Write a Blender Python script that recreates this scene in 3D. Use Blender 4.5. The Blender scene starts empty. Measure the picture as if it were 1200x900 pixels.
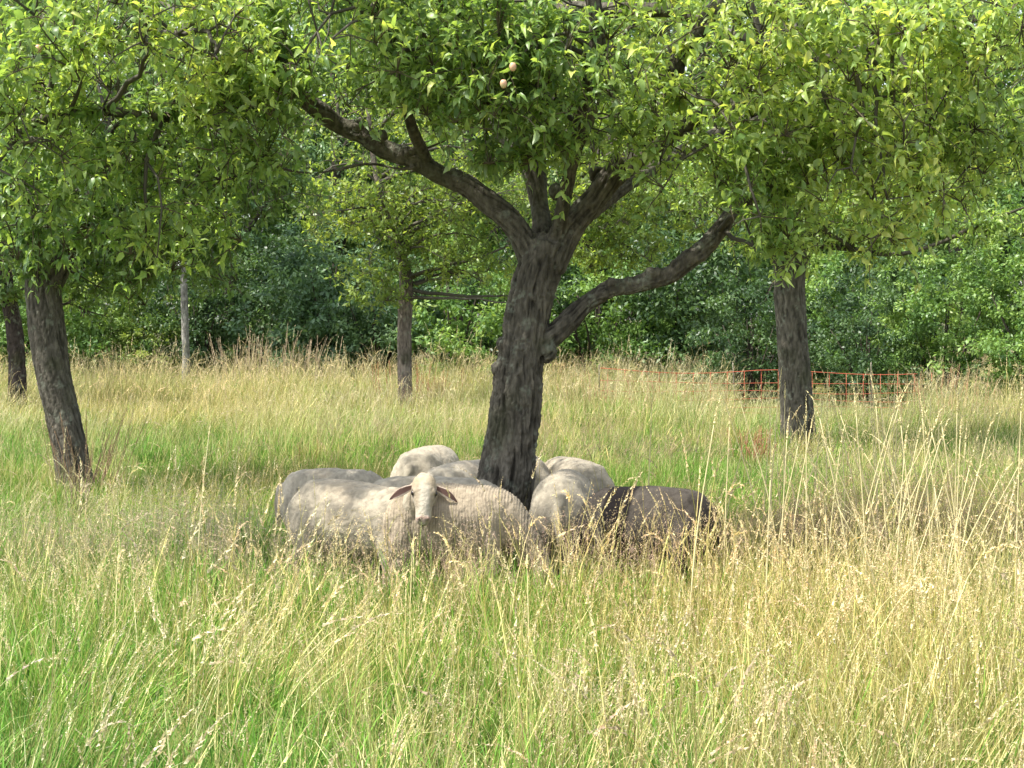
import bpy, math, random
import numpy as np
from mathutils import Vector, Matrix, Euler
from mathutils.kdtree import KDTree

rng = np.random.default_rng(7)
random.seed(7)
sc = bpy.context.scene
COL = sc.collection

# ------------------------------------------------------------------ camera
F, CX, CY, H = 2000.0, 600.0, 371.0, 1.8      # focal length / principal point of the 1200x900 picture, eye height
cam_d = bpy.data.cameras.new('camera')
cam = bpy.data.objects.new('camera', cam_d); COL.objects.link(cam)
cam.location = (0, 0, H); cam.rotation_euler = (math.radians(90), 0, 0)
cam_d.sensor_width = 36; cam_d.lens = F / 1200 * 36
cam_d.shift_y = -(450 - CY) / 1200
cam_d.clip_end = 2000
sc.camera = cam

# ------------------------------------------------------------------ light
SUN_EL, SUN_AZ = 60.0, -110.0      # azimuth from +Y (view direction), clockwise; high on the left
w = bpy.data.worlds.new('World'); sc.world = w; w.use_nodes = True
nt = w.node_tree; bg = nt.nodes['Background']
sky = nt.nodes.new('ShaderNodeTexSky'); sky.sky_type = 'NISHITA'; sky.sun_disc = False
sky.sun_elevation = math.radians(SUN_EL); sky.sun_rotation = math.radians(SUN_AZ)
sky.air_density = 1.0; sky.dust_density = 2.0
hs_ = nt.nodes.new('ShaderNodeHueSaturation'); hs_.inputs['Saturation'].default_value = .45; hs_.inputs['Value'].default_value = 1.25   # thin white cloud veil
nt.links.new(sky.outputs[0], hs_.inputs['Color']); nt.links.new(hs_.outputs[0], bg.inputs[0]); bg.inputs[1].default_value = 0.135
sd = bpy.data.lights.new('sun', 'SUN'); sd.energy = 4.1; sd.angle = math.radians(1.0); sd.color = (1, .955, .87)
sun = bpy.data.objects.new('sun', sd); COL.objects.link(sun)
e, a = math.radians(SUN_EL), math.radians(SUN_AZ)
to_sun = Vector((math.sin(a) * math.cos(e), math.cos(a) * math.cos(e), math.sin(e)))
sun.rotation_euler = to_sun.to_track_quat('Z', 'Y').to_euler()
sun.location = to_sun * 60
sc.view_settings.view_transform = 'Standard'; sc.view_settings.look = 'None'
sc.view_settings.exposure = 1.2; sc.view_settings.gamma = 1
sc.render.engine = 'CYCLES'
sc.cycles.max_bounces = 8; sc.cycles.diffuse_bounces = 4; sc.cycles.transmission_bounces = 6

def P(px, py, Y):                  # a place in the orchard from its bearing and its distance
    return Vector(((px - CX) / F * Y, Y, H - (py - CY) / F * Y))

# ------------------------------------------------------------------ helpers
def nrm(v): return v / np.maximum(np.linalg.norm(v, axis=-1, keepdims=True), 1e-9)

_perm = np.random.default_rng(3).integers(0, 1 << 30, 4096)
def _h(ix, iy, iz):
    return (_perm[(ix * 73856093 ^ iy * 19349663 ^ iz * 83492791) & 4095] & 0xffff) / 65535.0
def vnoise(p, s=1.0, seed=0):      # smooth value noise 0..1, p (N,3)
    q = np.asarray(p, float) * s + seed * 17.31
    i = np.floor(q).astype(np.int64); f = q - i; f = f * f * (3 - 2 * f)
    r = 0
    for dx in (0, 1):
        for dy in (0, 1):
            for dz in (0, 1):
                wgt = (f[:, 0] if dx else 1 - f[:, 0]) * (f[:, 1] if dy else 1 - f[:, 1]) * (f[:, 2] if dz else 1 - f[:, 2])
                r = r + wgt * _h(i[:, 0] + dx, i[:, 1] + dy, i[:, 2] + dz)
    return r
def fnoise(p, s=1.0, seed=0, o=3):
    r = 0; a = 1; t = 0
    for k in range(o):
        r = r + a * vnoise(p, s * 2 ** k, seed + k); t += a; a *= .55
    return r / t
def n2(x, y, s, seed=0): return fnoise(np.stack([x, y, 0 * x], 1), s, seed, 2)

def mesh_np(name, V, faces, mat=None, col=None, smooth=False):
    """faces: list of (M,k) int arrays"""
    me = bpy.data.meshes.new(name)
    V = np.asarray(V, np.float32).reshape(-1, 3)
    loops = np.concatenate([f.reshape(-1) for f in faces]).astype(np.int32)
    tot = np.concatenate([np.full(len(f), f.shape[1], np.int32) for f in faces])
    start = np.concatenate([[0], np.cumsum(tot)[:-1]]).astype(np.int32)
    me.vertices.add(len(V)); me.vertices.foreach_set('co', V.reshape(-1))
    me.loops.add(len(loops)); me.loops.foreach_set('vertex_index', loops)
    me.polygons.add(len(tot)); me.polygons.foreach_set('loop_start', start)
    me.update(calc_edges=True); me.validate()
    if col is not None: set_col(me, col)
    if smooth: me.polygons.foreach_set('use_smooth', np.ones(len(me.polygons), bool))
    if mat: me.materials.append(mat)
    return me
def set_col(me, col):
    col = np.asarray(col, np.float32)
    c4 = np.ones((len(me.vertices), 4), np.float32); c4[:, :3] = col
    at = me.color_attributes.new('col', 'FLOAT_COLOR', 'POINT'); at.data.foreach_set('color', c4.reshape(-1))
def link(name, me, parent=None, **props):
    o = bpy.data.objects.new(name, me); COL.objects.link(o)
    if parent: o.parent = parent
    for k, v in props.items(): o[k] = v
    return o
def thing(name, label, cat, loc=(0, 0, 0), group=None, rz=0):
    o = bpy.data.objects.new(name, None); COL.objects.link(o); o.location = loc; o.rotation_euler = (0, 0, rz)
    o.empty_display_size = .2
    o['label'] = label; o['category'] = cat
    if group: o['group'] = group
    return o

# ------------------------------------------------------------------ materials
def newmat(name):
    m = bpy.data.materials.new(name); m.use_nodes = True
    return m, m.node_tree.nodes, m.node_tree.links, m.node_tree.nodes['Principled BSDF']
def colmat(name, rough=.6, spec=.3, trans=0.0, tmul=(1.5, 1.5, .8), noise=0, bump=0, bscale=60, stretch=None, tint=False, sheen=0):
    """colour from the plant's own colour attribute, thin-leaf translucency, fine relief"""
    m, N, L, b = newmat(name)
    at = N.new('ShaderNodeAttribute'); at.attribute_name = 'col'
    c = at.outputs['Color']
    if tint:
        ti = N.new('ShaderNodeAttribute'); ti.attribute_type = 'INSTANCER'; ti.attribute_name = 'tint'
        mx = N.new('ShaderNodeMix'); mx.data_type = 'RGBA'; mx.blend_type = 'MULTIPLY'; mx.inputs[0].default_value = 1
        L.new(c, mx.inputs[6]); L.new(ti.outputs['Color'], mx.inputs[7]); c = mx.outputs[2]
    tc = N.new('ShaderNodeTexCoord'); src = tc.outputs['Object']
    if stretch:
        mp = N.new('ShaderNodeMapping'); mp.inputs['Scale'].default_value = stretch; L.new(src, mp.inputs[0]); src = mp.outputs[0]
    if noise:
        nz = N.new('ShaderNodeTexNoise'); nz.inputs['Scale'].default_value = bscale * .5; nz.inputs['Detail'].default_value = 5
        L.new(src, nz.inputs[0])
        mr = N.new('ShaderNodeMapRange'); mr.inputs[1].default_value = .3; mr.inputs[2].default_value = .7
        mr.inputs[3].default_value = 1 - noise; mr.inputs[4].default_value = 1 + noise
        L.new(nz.outputs[0], mr.inputs[0])
        sx = N.new('ShaderNodeVectorMath'); sx.operation = 'SCALE'; L.new(c, sx.inputs[0]); L.new(mr.outputs[0], sx.inputs['Scale']); c = sx.outputs[0]
    L.new(c, b.inputs['Base Color']); b.inputs['Roughness'].default_value = rough; b.inputs['Specular IOR Level'].default_value = spec
    if sheen: b.inputs['Sheen Weight'].default_value = sheen; b.inputs['Sheen Roughness'].default_value = .5
    if bump:
        nb = N.new('ShaderNodeTexNoise'); nb.inputs['Scale'].default_value = bscale; nb.inputs['Detail'].default_value = 6
        L.new(src, nb.inputs[0]); bp = N.new('ShaderNodeBump'); bp.inputs['Strength'].default_value = bump; bp.inputs['Distance'].default_value = .02
        L.new(nb.outputs[0], bp.inputs['Height']); L.new(bp.outputs[0], b.inputs['Normal'])
    if trans:
        tr = N.new('ShaderNodeBsdfTranslucent'); vm = N.new('ShaderNodeVectorMath'); vm.operation = 'MULTIPLY'
        vm.inputs[1].default_value = tmul; L.new(c, vm.inputs[0]); L.new(vm.outputs[0], tr.inputs['Color'])
        ms = N.new('ShaderNodeMixShader'); ms.inputs[0].default_value = trans
        L.new(b.outputs[0], ms.inputs[1]); L.new(tr.outputs[0], ms.inputs[2]); L.new(ms.outputs[0], N['Material Output'].inputs[0])
    return m
def flatmat(name, rgb, rough=.6, spec=.3):
    m, N, L, b = newmat(name)
    nz = N.new('ShaderNodeTexNoise'); nz.inputs['Scale'].default_value = 30
    cr = N.new('ShaderNodeValToRGB'); cr.color_ramp.elements[0].position = .3; cr.color_ramp.elements[1].position = .7
    cr.color_ramp.elements[0].color = (*[c * .75 for c in rgb], 1); cr.color_ramp.elements[1].color = (*[c * 1.15 for c in rgb], 1)
    L.new(nz.outputs[0], cr.inputs[0]); L.new(cr.outputs[0], b.inputs['Base Color'])
    b.inputs['Roughness'].default_value = rough; b.inputs['Specular IOR Level'].default_value = spec
    return m
M_leaf = colmat('apple_leaf', rough=.40, spec=.5, trans=.5, tmul=(1.7, 1.6, .75))
_n, _l = M_leaf.node_tree.nodes, M_leaf.node_tree.links     # felted paler underside
_b = _n['Principled BSDF']; _src = _b.inputs['Base Color'].links[0].from_socket
_g = _n.new('ShaderNodeNewGeometry'); _m = _n.new('ShaderNodeMix'); _m.data_type = 'RGBA'; _m.inputs[7].default_value = (.26, .32, .19, 1)
_f = _n.new('ShaderNodeMath'); _f.operation = 'MULTIPLY'; _f.inputs[1].default_value = .55
_l.new(_g.outputs['Backfacing'], _f.inputs[0]); _l.new(_f.outputs[0], _m.inputs[0]); _l.new(_src, _m.inputs[6]); _l.new(_m.outputs[2], _b.inputs['Base Color'])
M_far = colmat('hedge_leaf', rough=.45, spec=.45, trans=.32, tmul=(1.5, 1.5, .8))
M_grass = colmat('meadow_grass', rough=.7, spec=.10, trans=.3, tmul=(1.25, 1.25, .9), tint=True)
M_dry = colmat('dry_plant', rough=.8, spec=.15, trans=.15, tmul=(1.1, 1.05, .9))
M_bark = colmat('bark', rough=.92, spec=.12, noise=.35, bump=1.0, bscale=55, stretch=(1, 1, .35))
M_twig = colmat('twig_bark', rough=.85, spec=.2)
M_wool = colmat('fleece', rough=.95, spec=.05, noise=.18, bump=.4, bscale=45, sheen=.12)
M_wool_dark = colmat('dark_fleece', rough=.95, spec=.04, noise=.2, bump=.4, bscale=45, sheen=.03)
M_hide = colmat('hide', rough=.75, spec=.2, noise=.06, bump=.2, bscale=120)
M_eye = flatmat('eye', (.015, .01, .008), .12, .6)
M_apple = colmat('apple_skin', rough=.35, spec=.4)
M_post = flatmat('fence_post_plastic', (.26, .23, .18), .6)
M_wire = flatmat('orange_polywire', (.42, .10, .055), .8)

# ground: soil and thatch between the tufts
M_ground, N, L, b = newmat('meadow_soil')
tc = N.new('ShaderNodeTexCoord')
na = N.new('ShaderNodeTexNoise'); na.inputs['Scale'].default_value = .35; na.inputs['Detail'].default_value = 4
nb = N.new('ShaderNodeTexNoise'); nb.inputs['Scale'].default_value = 18; nb.inputs['Detail'].default_value = 8
L.new(tc.outputs['Object'], na.inputs[0]); L.new(tc.outputs['Object'], nb.inputs[0])
ra = N.new('ShaderNodeValToRGB'); ra.color_ramp.elements[0].position = .35; ra.color_ramp.elements[1].position = .65
ra.color_ramp.elements[0].color = (.07, .085, .025, 1); ra.color_ramp.elements[1].color = (.16, .13, .06, 1)
rb = N.new('ShaderNodeValToRGB'); rb.color_ramp.elements[0].position = .3; rb.color_ramp.elements[1].position = .7
rb.color_ramp.elements[0].color = (.45, .45, .4, 1); rb.color_ramp.elements[1].color = (1.1, 1.1, 1, 1)
mx = N.new('ShaderNodeMix'); mx.data_type = 'RGBA'; mx.blend_type = 'MULTIPLY'; mx.inputs[0].default_value = 1
L.new(na.outputs[0], ra.inputs[0]); L.new(nb.outputs[0], rb.inputs[0]); L.new(ra.outputs[0], mx.inputs[6]); L.new(rb.outputs[0], mx.inputs[7])
L.new(mx.outputs[2], b.inputs['Base Color']); b.inputs['Roughness'].default_value = .95
bp = N.new('ShaderNodeBump'); bp.inputs['Strength'].default_value = .8; L.new(nb.outputs[0], bp.inputs['Height']); L.new(bp.outputs[0], b.inputs['Normal'])

# ------------------------------------------------------------------ ground
def gz(x, y): return .05 * (n2(np.atleast_1d(np.asarray(x, float)), np.atleast_1d(np.asarray(y, float)), .35, 5) - .5)
def sheet():
    xs = np.concatenate([np.linspace(-400, -40, 10)[:-1], np.linspace(-40, 40, 100), np.linspace(40, 400, 10)[1:]])
    ys = np.concatenate([np.linspace(-200, -5, 8)[:-1], np.linspace(-5, 75, 120), np.linspace(75, 900, 14)[1:]])
    X, Yv = np.meshgrid(xs, ys); x = X.ravel(); y = Yv.ravel()
    V = np.stack([x, y, gz(x, y)], 1); n = len(xs); m = len(ys)
    i = (np.arange(m - 1)[:, None] * n + np.arange(n - 1)[None]).ravel()
    return mesh_np('ground', V, [np.stack([i, i + 1, i + n + 1, i + n], 1)], M_ground, smooth=True)
g = link('ground', sheet()); g['kind'] = 'structure'

# ------------------------------------------------------------------ lofts, remeshed solids
def loft(path, rw, rh, n=20, side=None, ex=2.0, cap=True):
    """closed tube along path; rw across `side`, rh across the other direction; superellipse exponent"""
    P_ = np.array([list(p) for p in path], float); m = len(P_)
    T = nrm(np.gradient(P_, axis=0))
    if side is None:
        r = np.array([0, 0, 1.0]) if abs(T[0, 2]) < .8 else np.array([0, 1.0, 0])
        s = nrm(np.cross(T[0], r)); S = []
        for t in T:
            s = nrm(s - t * np.dot(s, t)); S.append(s)
        S = np.array(S)
    else:
        S = nrm(np.tile(np.array(side, float), (m, 1)) - T * (T @ np.array(side, float))[:, None])
    U = np.cross(S, T)
    an = np.linspace(0, 2 * math.pi, n, endpoint=False)
    c = np.sign(np.cos(an)) * np.abs(np.cos(an)) ** (2 / ex); s_ = np.sign(np.sin(an)) * np.abs(np.sin(an)) ** (2 / ex)
    rw = np.broadcast_to(np.asarray(rw, float), (m,)); rh = np.broadcast_to(np.asarray(rh, float), (m,))
    V = P_[:, None] + rw[:, None, None] * c[None, :, None] * S[:, None] + rh[:, None, None] * s_[None, :, None] * U[:, None]
    V = V.reshape(-1, 3)
    i = np.arange(m - 1)[:, None] * n; j = np.arange(n)[None]; k = (j + 1) % n
    Q = np.stack([i + j, i + k, i + n + k, i + n + j], -1).reshape(-1, 4)
    fs = [Q]
    if cap:
        V = np.concatenate([V, P_[:1], P_[-1:]]); a0 = m * n
        jj = np.arange(n); kk = (jj + 1) % n
        fs.append(np.stack([np.full(n, a0), kk, jj], 1)); fs.append(np.stack([np.full(n, a0 + 1), (m - 1) * n + jj, (m - 1) * n + kk], 1))
    return V, fs
def ball(c, r, n=10):
    t = np.sin(np.linspace(-.5, .5, n) * math.pi * .985)
    rr = np.sqrt(1 - t ** 2)
    r = np.array(r, float) * np.ones(3); c = np.array(c, float)
    path = [(0, 0, a) for a in t]
    V, f = loft(path, rr, rr, 14, side=(1, 0, 0))
    return V * r + c, f
def join(parts):
    Vs, tri, quad, o = [], [], [], 0
    for V, fs in parts:
        Vs.append(V)
        for f in fs: (tri if f.shape[1] == 3 else quad).append(f + o)
        o += len(V)
    out = []
    if quad: out.append(np.concatenate(quad))
    if tri: out.append(np.concatenate(tri))
    return np.concatenate(Vs), out
def smoothpath(pts, radii, step=.06):
    """Catmull-Rom resample of a traced line and its radii"""
    A = np.array([list(p) for p in pts], float); R = np.array(radii, float)
    X = np.concatenate([A, R.reshape(len(A), -1)], 1)
    X = np.concatenate([2 * X[:1] - X[1:2], X, 2 * X[-1:] - X[-2:-1]])
    out = []
    for i in range(1, len(X) - 2):
        n = max(2, int(np.linalg.norm(X[i + 1, :3] - X[i, :3]) / step))
        for t in np.linspace(0, 1, n, endpoint=False):
            a, b_, c, d = X[i - 1], X[i], X[i + 1], X[i + 2]
            out.append(.5 * (2 * b_ + (c - a) * t + (2 * a - 5 * b_ + 4 * c - d) * t * t + (3 * b_ - a - 3 * c + d) * t ** 3))
    out.append(X[-2]); out = np.array(out)
    return out[:, :3], np.maximum(out[:, 3], .002)
def remeshed(parts, voxel, smooth=4):
    V, fs = join(parts)
    me = mesh_np('tmp', V, fs); o = bpy.data.objects.new('tmp', me); COL.objects.link(o)
    md = o.modifiers.new('r', 'REMESH'); md.mode = 'VOXEL'; md.voxel_size = voxel
    if smooth:
        s = o.modifiers.new('s', 'SMOOTH'); s.factor = .5; s.iterations = smooth
    dg = bpy.context.evaluated_depsgraph_get()
    out = bpy.data.meshes.new_from_object(o.evaluated_get(dg))
    bpy.data.objects.remove(o); bpy.data.meshes.remove(me)
    n = len(out.vertices); V = np.empty(n * 3, np.float32); out.vertices.foreach_get('co', V)
    Nn = np.empty(n * 3, np.float32); out.vertex_normals.foreach_get('vector', Nn)
    return out, V.reshape(-1, 3).astype(float), Nn.reshape(-1, 3).astype(float)
def finish(me, V, col, mat, name):
    me.vertices.foreach_set('co', V.astype(np.float32).reshape(-1)); me.update()
    me.polygons.foreach_set('use_smooth', np.ones(len(me.polygons), bool))
    set_col(me, col); me.materials.clear(); me.materials.append(mat); me.name = name
    return me

# ------------------------------------------------------------------ bark solids
def bark_mesh(parts, voxel, name, base=(.098, .088, .070), lichen=.35, amp=.012, moss=.3, lines=()):
    me, V, Nn = remeshed(parts, voxel, 2)
    cp, ct, cr, ca = [], [], [], []
    for i, (p, r) in enumerate(lines):
        t = nrm(np.gradient(p, axis=0)); a_ = np.concatenate([[0], np.cumsum(np.linalg.norm(np.diff(p, axis=0), axis=1))]) + i * 3.7
        cp.append(p); ct.append(t); cr.append(r); ca.append(a_)
    cp, ct, cr, ca = map(np.concatenate, (cp, ct, cr, ca))
    kd = KDTree(len(cp))
    for i, p in enumerate(cp): kd.insert(p, i)
    kd.balance()
    # the limb whose surface is nearest: distance minus radius among the near centre points
    near = np.array([min(((d - cr[i]), i) for _, i, d in kd.find_n(v, 6))[1] for v in V])
    rel = V - cp[near]; al = np.sum(rel * ct[near], 1); perp = rel - al[:, None] * ct[near]
    arc = ca[near] + al; rad = cr[near]
    q = perp + (arc * .15)[:, None] * np.array([.62, .5, .6])
    amp = amp * np.clip(rad / .16, .3, 1.0)
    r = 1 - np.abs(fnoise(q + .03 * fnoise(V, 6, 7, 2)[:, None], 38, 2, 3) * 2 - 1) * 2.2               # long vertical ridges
    c = fnoise(V, 48, 9, 2)
    big = fnoise(V * [1, 1, .5], 6, 4, 2) - .5
    V2 = V + Nn * ((r - .6) * amp * 1.1 + (c - .5) * amp * .8 + big * amp * 2.5)[:, None]
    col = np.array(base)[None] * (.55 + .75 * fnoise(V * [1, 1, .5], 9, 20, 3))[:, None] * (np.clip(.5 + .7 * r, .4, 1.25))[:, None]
    l = np.clip((fnoise(V, 11, 31, 4) - .66 + lichen * .20) * 14, 0, 1) * np.clip((fnoise(V, 55, 33, 2) - .42) * 6, 0, 1)
    col = col * np.clip(.55 + 1.1 * fnoise(V * [1, 1, .35], 45, 71, 3), .5, 1.6)[:, None]
    col = col * (1 - l[:, None] * .75) + np.array([.17, .18, .14]) * l[:, None] * .75
    mo = np.clip((fnoise(V, 4, 41, 2) - .55) * 5, 0, 1) * moss
    col = col * (1 - mo[:, None]) + np.array([.05, .06, .02]) * mo[:, None]
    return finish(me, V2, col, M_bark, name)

# ------------------------------------------------------------------ leaves
LT = np.array([  # x across, y along, z above the blade plane: a folded, arched leaf
    [0, 0, 0], [0, .33, .05], [0, .70, .03], [0, 1, -.10],
    [-.24, .30, .10], [-.20, .68, .07], [.24, .30, .10], [.20, .68, .07]])
LF3 = np.array([[0, 6, 1], [0, 1, 4], [2, 7, 3], [2, 3, 5]])
LF4 = np.array([[1, 6, 7, 2], [1, 2, 5, 4]])
ST = np.array([[0, 0, 0], [-.26, .5, .06], [.26, .5, .06], [0, 1, -.04]])
SF3 = np.array([[0, 2, 1], [1, 2, 3]])
def leaf_arrays(p, d, n, size, simple=False, curl=None):
    """p base, d axis, n normal (N,3)"""
    T = (ST if simple else LT).copy()
    wv = .68 + .38 * rng.random((len(p), 1))
    d = nrm(d); n = nrm(n - d * np.sum(n * d, 1, keepdims=True)); s = np.cross(d, n)
    k = len(T); N_ = len(p)
    Z = np.tile(T[:, 2], (N_, 1))
    if curl is not None: Z = Z * (1 + curl[:, None]) - curl[:, None] * .25 * T[None, :, 1] ** 2 + (rng.random((N_, 1)) - .5) * .10 * T[None, :, 0] / .24
    V = p[:, None] + size[:, None, None] * ((T[None, :, 0] * wv)[:, :, None] * s[:, None] + T[None, :, 1, None] * d[:, None] + Z[:, :, None] * n[:, None])
    o = (np.arange(N_) * k)[:, None, None]
    fs = [(SF3[None] + o).reshape(-1, 3)] if simple else [(LF4[None] + o).reshape(-1, 4), (LF3[None] + o).reshape(-1, 3)]
    return V.reshape(-1, 3), fs, k
def leafcols(N_, pal, pos=None, r=None):
    """individual leaf colours: young yellow-green, mature green, dull"""
    if r is None: r = r_ = rng
    t = rng.random(N_)
    if pos is not None: t = np.clip(.55 * t + .9 * (fnoise(pos, .9, 77, 2) - .28), 0, 1)
    pal = np.array(pal); x = t * (len(pal) - 1); i = np.minimum(x.astype(int), len(pal) - 2); f = (x - i)[:, None]
    c = pal[i] * (1 - f) + pal[i + 1] * f
    return c * (.8 + .4 * rng.random((N_, 1)))

def tubes(segs, nside=5):
    """segs: list of (points (m,3), radii (m,)) -> thin tubes in one array set"""
    return join([loft(p, r, r, nside) for p, r in segs])

def blob_points(blobs, n, holes=.47):
    q = _blob_points(blobs, n * 4)
    k = fnoise(q, 1.9, 91, 2) + .10 * rng.random(len(q)) > holes
    return q[k][:n]
def _blob_points(blobs, n):
    """blobs: (center, (rx,ry,rz), weight)"""
    wts = np.array([b[2] for b in blobs], float); wts /= wts.sum()
    idx = rng.choice(len(blobs), n, p=wts)
    u = nrm(rng.normal(size=(n, 3))) * (rng.random((n, 1)) ** .42)
    C = np.array([list(b[0]) for b in blobs]); R = np.array([b[1] for b in blobs])
    return C[idx] + u * R[idx]

def grow(limbs, blobs, n2nd, n3rd, nsprig, leaf=.075, per=8, simple=False, pal=None, keep=0, reach=.55):
    """limbs: list of (pts, radii) already resampled. returns branch tubes, twigs, leaves"""
    nodes = [(Vector(p), r) for pts, rad in limbs for p, r in zip(pts, rad)]
    segs = []
    def rebuild():
        kd = KDTree(len(nodes))
        for i, (p, r) in enumerate(nodes): kd.insert(p, i)
        kd.balance(); return kd
    kd = rebuild()
    for n, lo, rk in ((n2nd, .9, .016), (n3rd, .25, .010)):
        tips = blob_points(blobs, n, .40)
        ds = [kd.find(Vector(t))[2] for t in tips]
        new = []
        for i in np.argsort(ds):
            t = Vector(tips[i]); co, k, dist = kd.find(t)
            if dist < .12: continue
            if rng.random() < .5:                      # not always the very nearest: crossing, more natural
                c3 = kd.find_n(t, 6); co, k, dist = c3[rng.integers(0, len(c3))]
            r0 = min(nodes[k][1] * .7, rk * (.4 + dist)); m = max(4, int(dist / .12))
            dv = t - co; sidev = Vector(rng.normal(size=3)).cross(dv).normalized() * dist * .16
            ts = np.linspace(0, 1, m)
            pts = np.array([list(co + dv * s + sidev * math.sin(s * math.pi) + Vector((0, 0, .14 * dist * math.sin(s * math.pi)))) for s in ts])
            pts[1:] += rng.normal(size=(m - 1, 3)) * .012
            rad = r0 * (1 - .75 * ts) + .0015
            segs.append((pts, rad)); new += [(Vector(p), r) for p, r in zip(pts[1:], rad[1:])]
        nodes += new; kd = rebuild()
    tips = blob_points(blobs, nsprig)
    tw = []; LP, LD, LN, LS, = [], [], [], []
    for t in tips:
        t = Vector(t); co, k, dist = kd.find(t)
        if dist > reach:
            t = co + (t - co) * (reach / dist); dist = reach
        t = t + Vector((0, 0, .10 * rng.random()))
        if rng.random() < .13: t = t + Vector((rng.normal() * .08, rng.normal() * .08, -.12 - .22 * rng.random()))   # hanging sprays
        if dist < .06: t = co + Vector(rng.normal(size=3)).normalized() * .12; dist = .12
        ax = (t - co).normalized(); mid = co + (t - co) * .55 + Vector((0, 0, dist * .12)) + Vector(rng.normal(size=3)) * .01
        tw.append((np.array([co, mid, t]), np.array([.0042, .003, .0016]) * (1 + dist)))
        q = int(per * (.6 + .8 * rng.random())); ref = ax.orthogonal().normalized(); b2 = ax.cross(ref)
        ph = rng.random() * 6.28
        for j in range(q):
            f = .35 + .65 * (j + .5) / q if j < q * .5 else .85 + .15 * rng.random()
            base = co + (t - co) * f if f > .55 else co + (mid - co) * (f / .55)
            an = ph + j * 2.4; rad_ = ref * math.cos(an) + b2 * math.sin(an)
            d = ax * (.25 + .7 * f * rng.random()) + rad_ * .9 + Vector((0, 0, .35 * rng.random() - .12))
            nn = Vector((0, -.12, 1)) + Vector(rng.normal(size=3)) * .5 - rad_ * .1
            if base.z > 4.5 and base.y < 13.5 and base.x > -.8 and rng.random() < .45: continue  # unseen crown top thinned to let sun in, kept full left for shading sheep
            LP.append(base); LD.append(d); LN.append(nn); LS.append(leaf * (.5 + .75 * rng.random()))
    LP, LD, LN, LS = (np.array([list(v) for v in LP]), np.array([list(v) for v in LD]), np.array([list(v) for v in LN]), np.array(LS))
    return segs, tw, (LP, LD, LN, LS)

PAL_APPLE = [(.085, .165, .052), (.145, .245, .072), (.225, .335, .092), (.335, .44, .12), (.47, .51, .16)]
PAL_DEEP = [(.06, .12, .04), (.105, .185, .055), (.165, .26, .07), (.25, .34, .09)]
PAL_SHADE = [(.028, .06, .025), (.05, .10, .035), (.085, .15, .05), (.14, .21, .07)]  # hedge greens darkened so the leaf colour carries the shaded pockets
PAL_YELL = [(.085, .15, .035), (.15, .23, .05), (.24, .32, .065), (.38, .43, .10)]
PAL_BLUE = [(.045, .09, .045), (.08, .15, .07), (.13, .22, .095), (.20, .29, .125)]
PAL_LIVE = [(.065, .135, .038), (.125, .225, .055), (.20, .31, .075), (.30, .39, .10)]
TWIGC = (.085, .078, .06)

def tree_from(root_label, cat, base, limbs, blobs, cnt, pal, leaf=.075, per=8, simple=False, voxel=.02, bark=(.098, .088, .070), group=None, name='apple_tree', keep=0, extra=(), mat=None, reach=.55, amp=.012, lichen=.35):
    root = thing(name, root_label, cat, base, group)
    inv = -Vector(base)
    off = np.array(list(inv))
    rs = [smoothpath(p, r) for p, r in limbs]
    parts = [loft(p + off, r, r, 16) for p, r in rs] + [(V + off, f) for V, f in extra]
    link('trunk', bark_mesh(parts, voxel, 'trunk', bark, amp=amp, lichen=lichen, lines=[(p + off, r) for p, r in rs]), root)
    segs, tw, (LP, LD, LN, LS) = grow(rs, blobs, *cnt, leaf=leaf, per=per, simple=simple, reach=reach)
    V, fs = tubes([(p + off, r) for p, r in segs], 6)
    me = mesh_np('branches', V, fs, M_twig, np.array(TWIGC)[None] * (.6 + .8 * fnoise(V, 25, 3, 2))[:, None], True)
    link('branches', me, root, kind='stuff')
    V, fs = tubes([(p + off, r) for p, r in tw], 3)
    tc_ = np.array([.10, .085, .05])[None] * (.6 + .8 * fnoise(V, 9, 3, 2))[:, None]
    link('twigs', mesh_np('twigs', V, fs, M_twig, tc_, True), root, kind='stuff')
    col = leafcols(len(LP), pal, LP)
    curl = rng.normal(size=len(LP)) * .7 + .9
    sel = np.zeros(len(LP), bool)
    if keep:                                             # the nearest leaves, each one picked apart as a part
        px = CX + LP[:, 0] / LP[:, 1] * F; py = CY - (LP[:, 2] - H) / LP[:, 1] * F
        ok = (px > 10) & (px < 1190) & (py > 8) & (py < 330)
        score = np.where(ok, LS / LP[:, 1] + rng.random(len(LP)) * .0006, -1)
        sel[np.argsort(-score)[:keep]] = True
        lib = []
        for k in range(24):
            V, fs, kk = leaf_arrays(np.zeros((1, 3)), np.array([[0, 1., 0]]), np.array([[0, 0, 1.]]), np.array([1.]), curl=np.array([rng.normal() * .7 + .9]))
            c = pal[min(len(pal) - 1, 1 + k % (len(pal) - 1))]
            lib.append(mesh_np('leaf', V, fs, mat or M_leaf, np.tile(np.array(c) * (.8 + .4 * rng.random()), (kk, 1)), True))
        for i in np.where(sel)[0]:
            o = link('leaf', lib[rng.integers(0, 24)], root)
            d = Vector(LD[i]).normalized(); n_ = Vector(LN[i]); n_ = (n_ - d * n_.dot(d)).normalized(); s_ = d.cross(n_)
            m4 = Matrix((s_, d, n_)).transposed().to_4x4()
            o.matrix_local = Matrix.Translation(Vector(LP[i]) + inv) @ m4 @ Matrix.Scale(LS[i], 4)
    ns = ~sel
    V, fs, k = leaf_arrays(LP[ns] + off, LD[ns], LN[ns], LS[ns], simple, curl=None if simple else curl[ns])
    cc = np.repeat(col[ns], k, 0)
    link('crown', mesh_np('crown', V, fs, mat or M_leaf, cc, True), root, kind='stuff')
    return root

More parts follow.
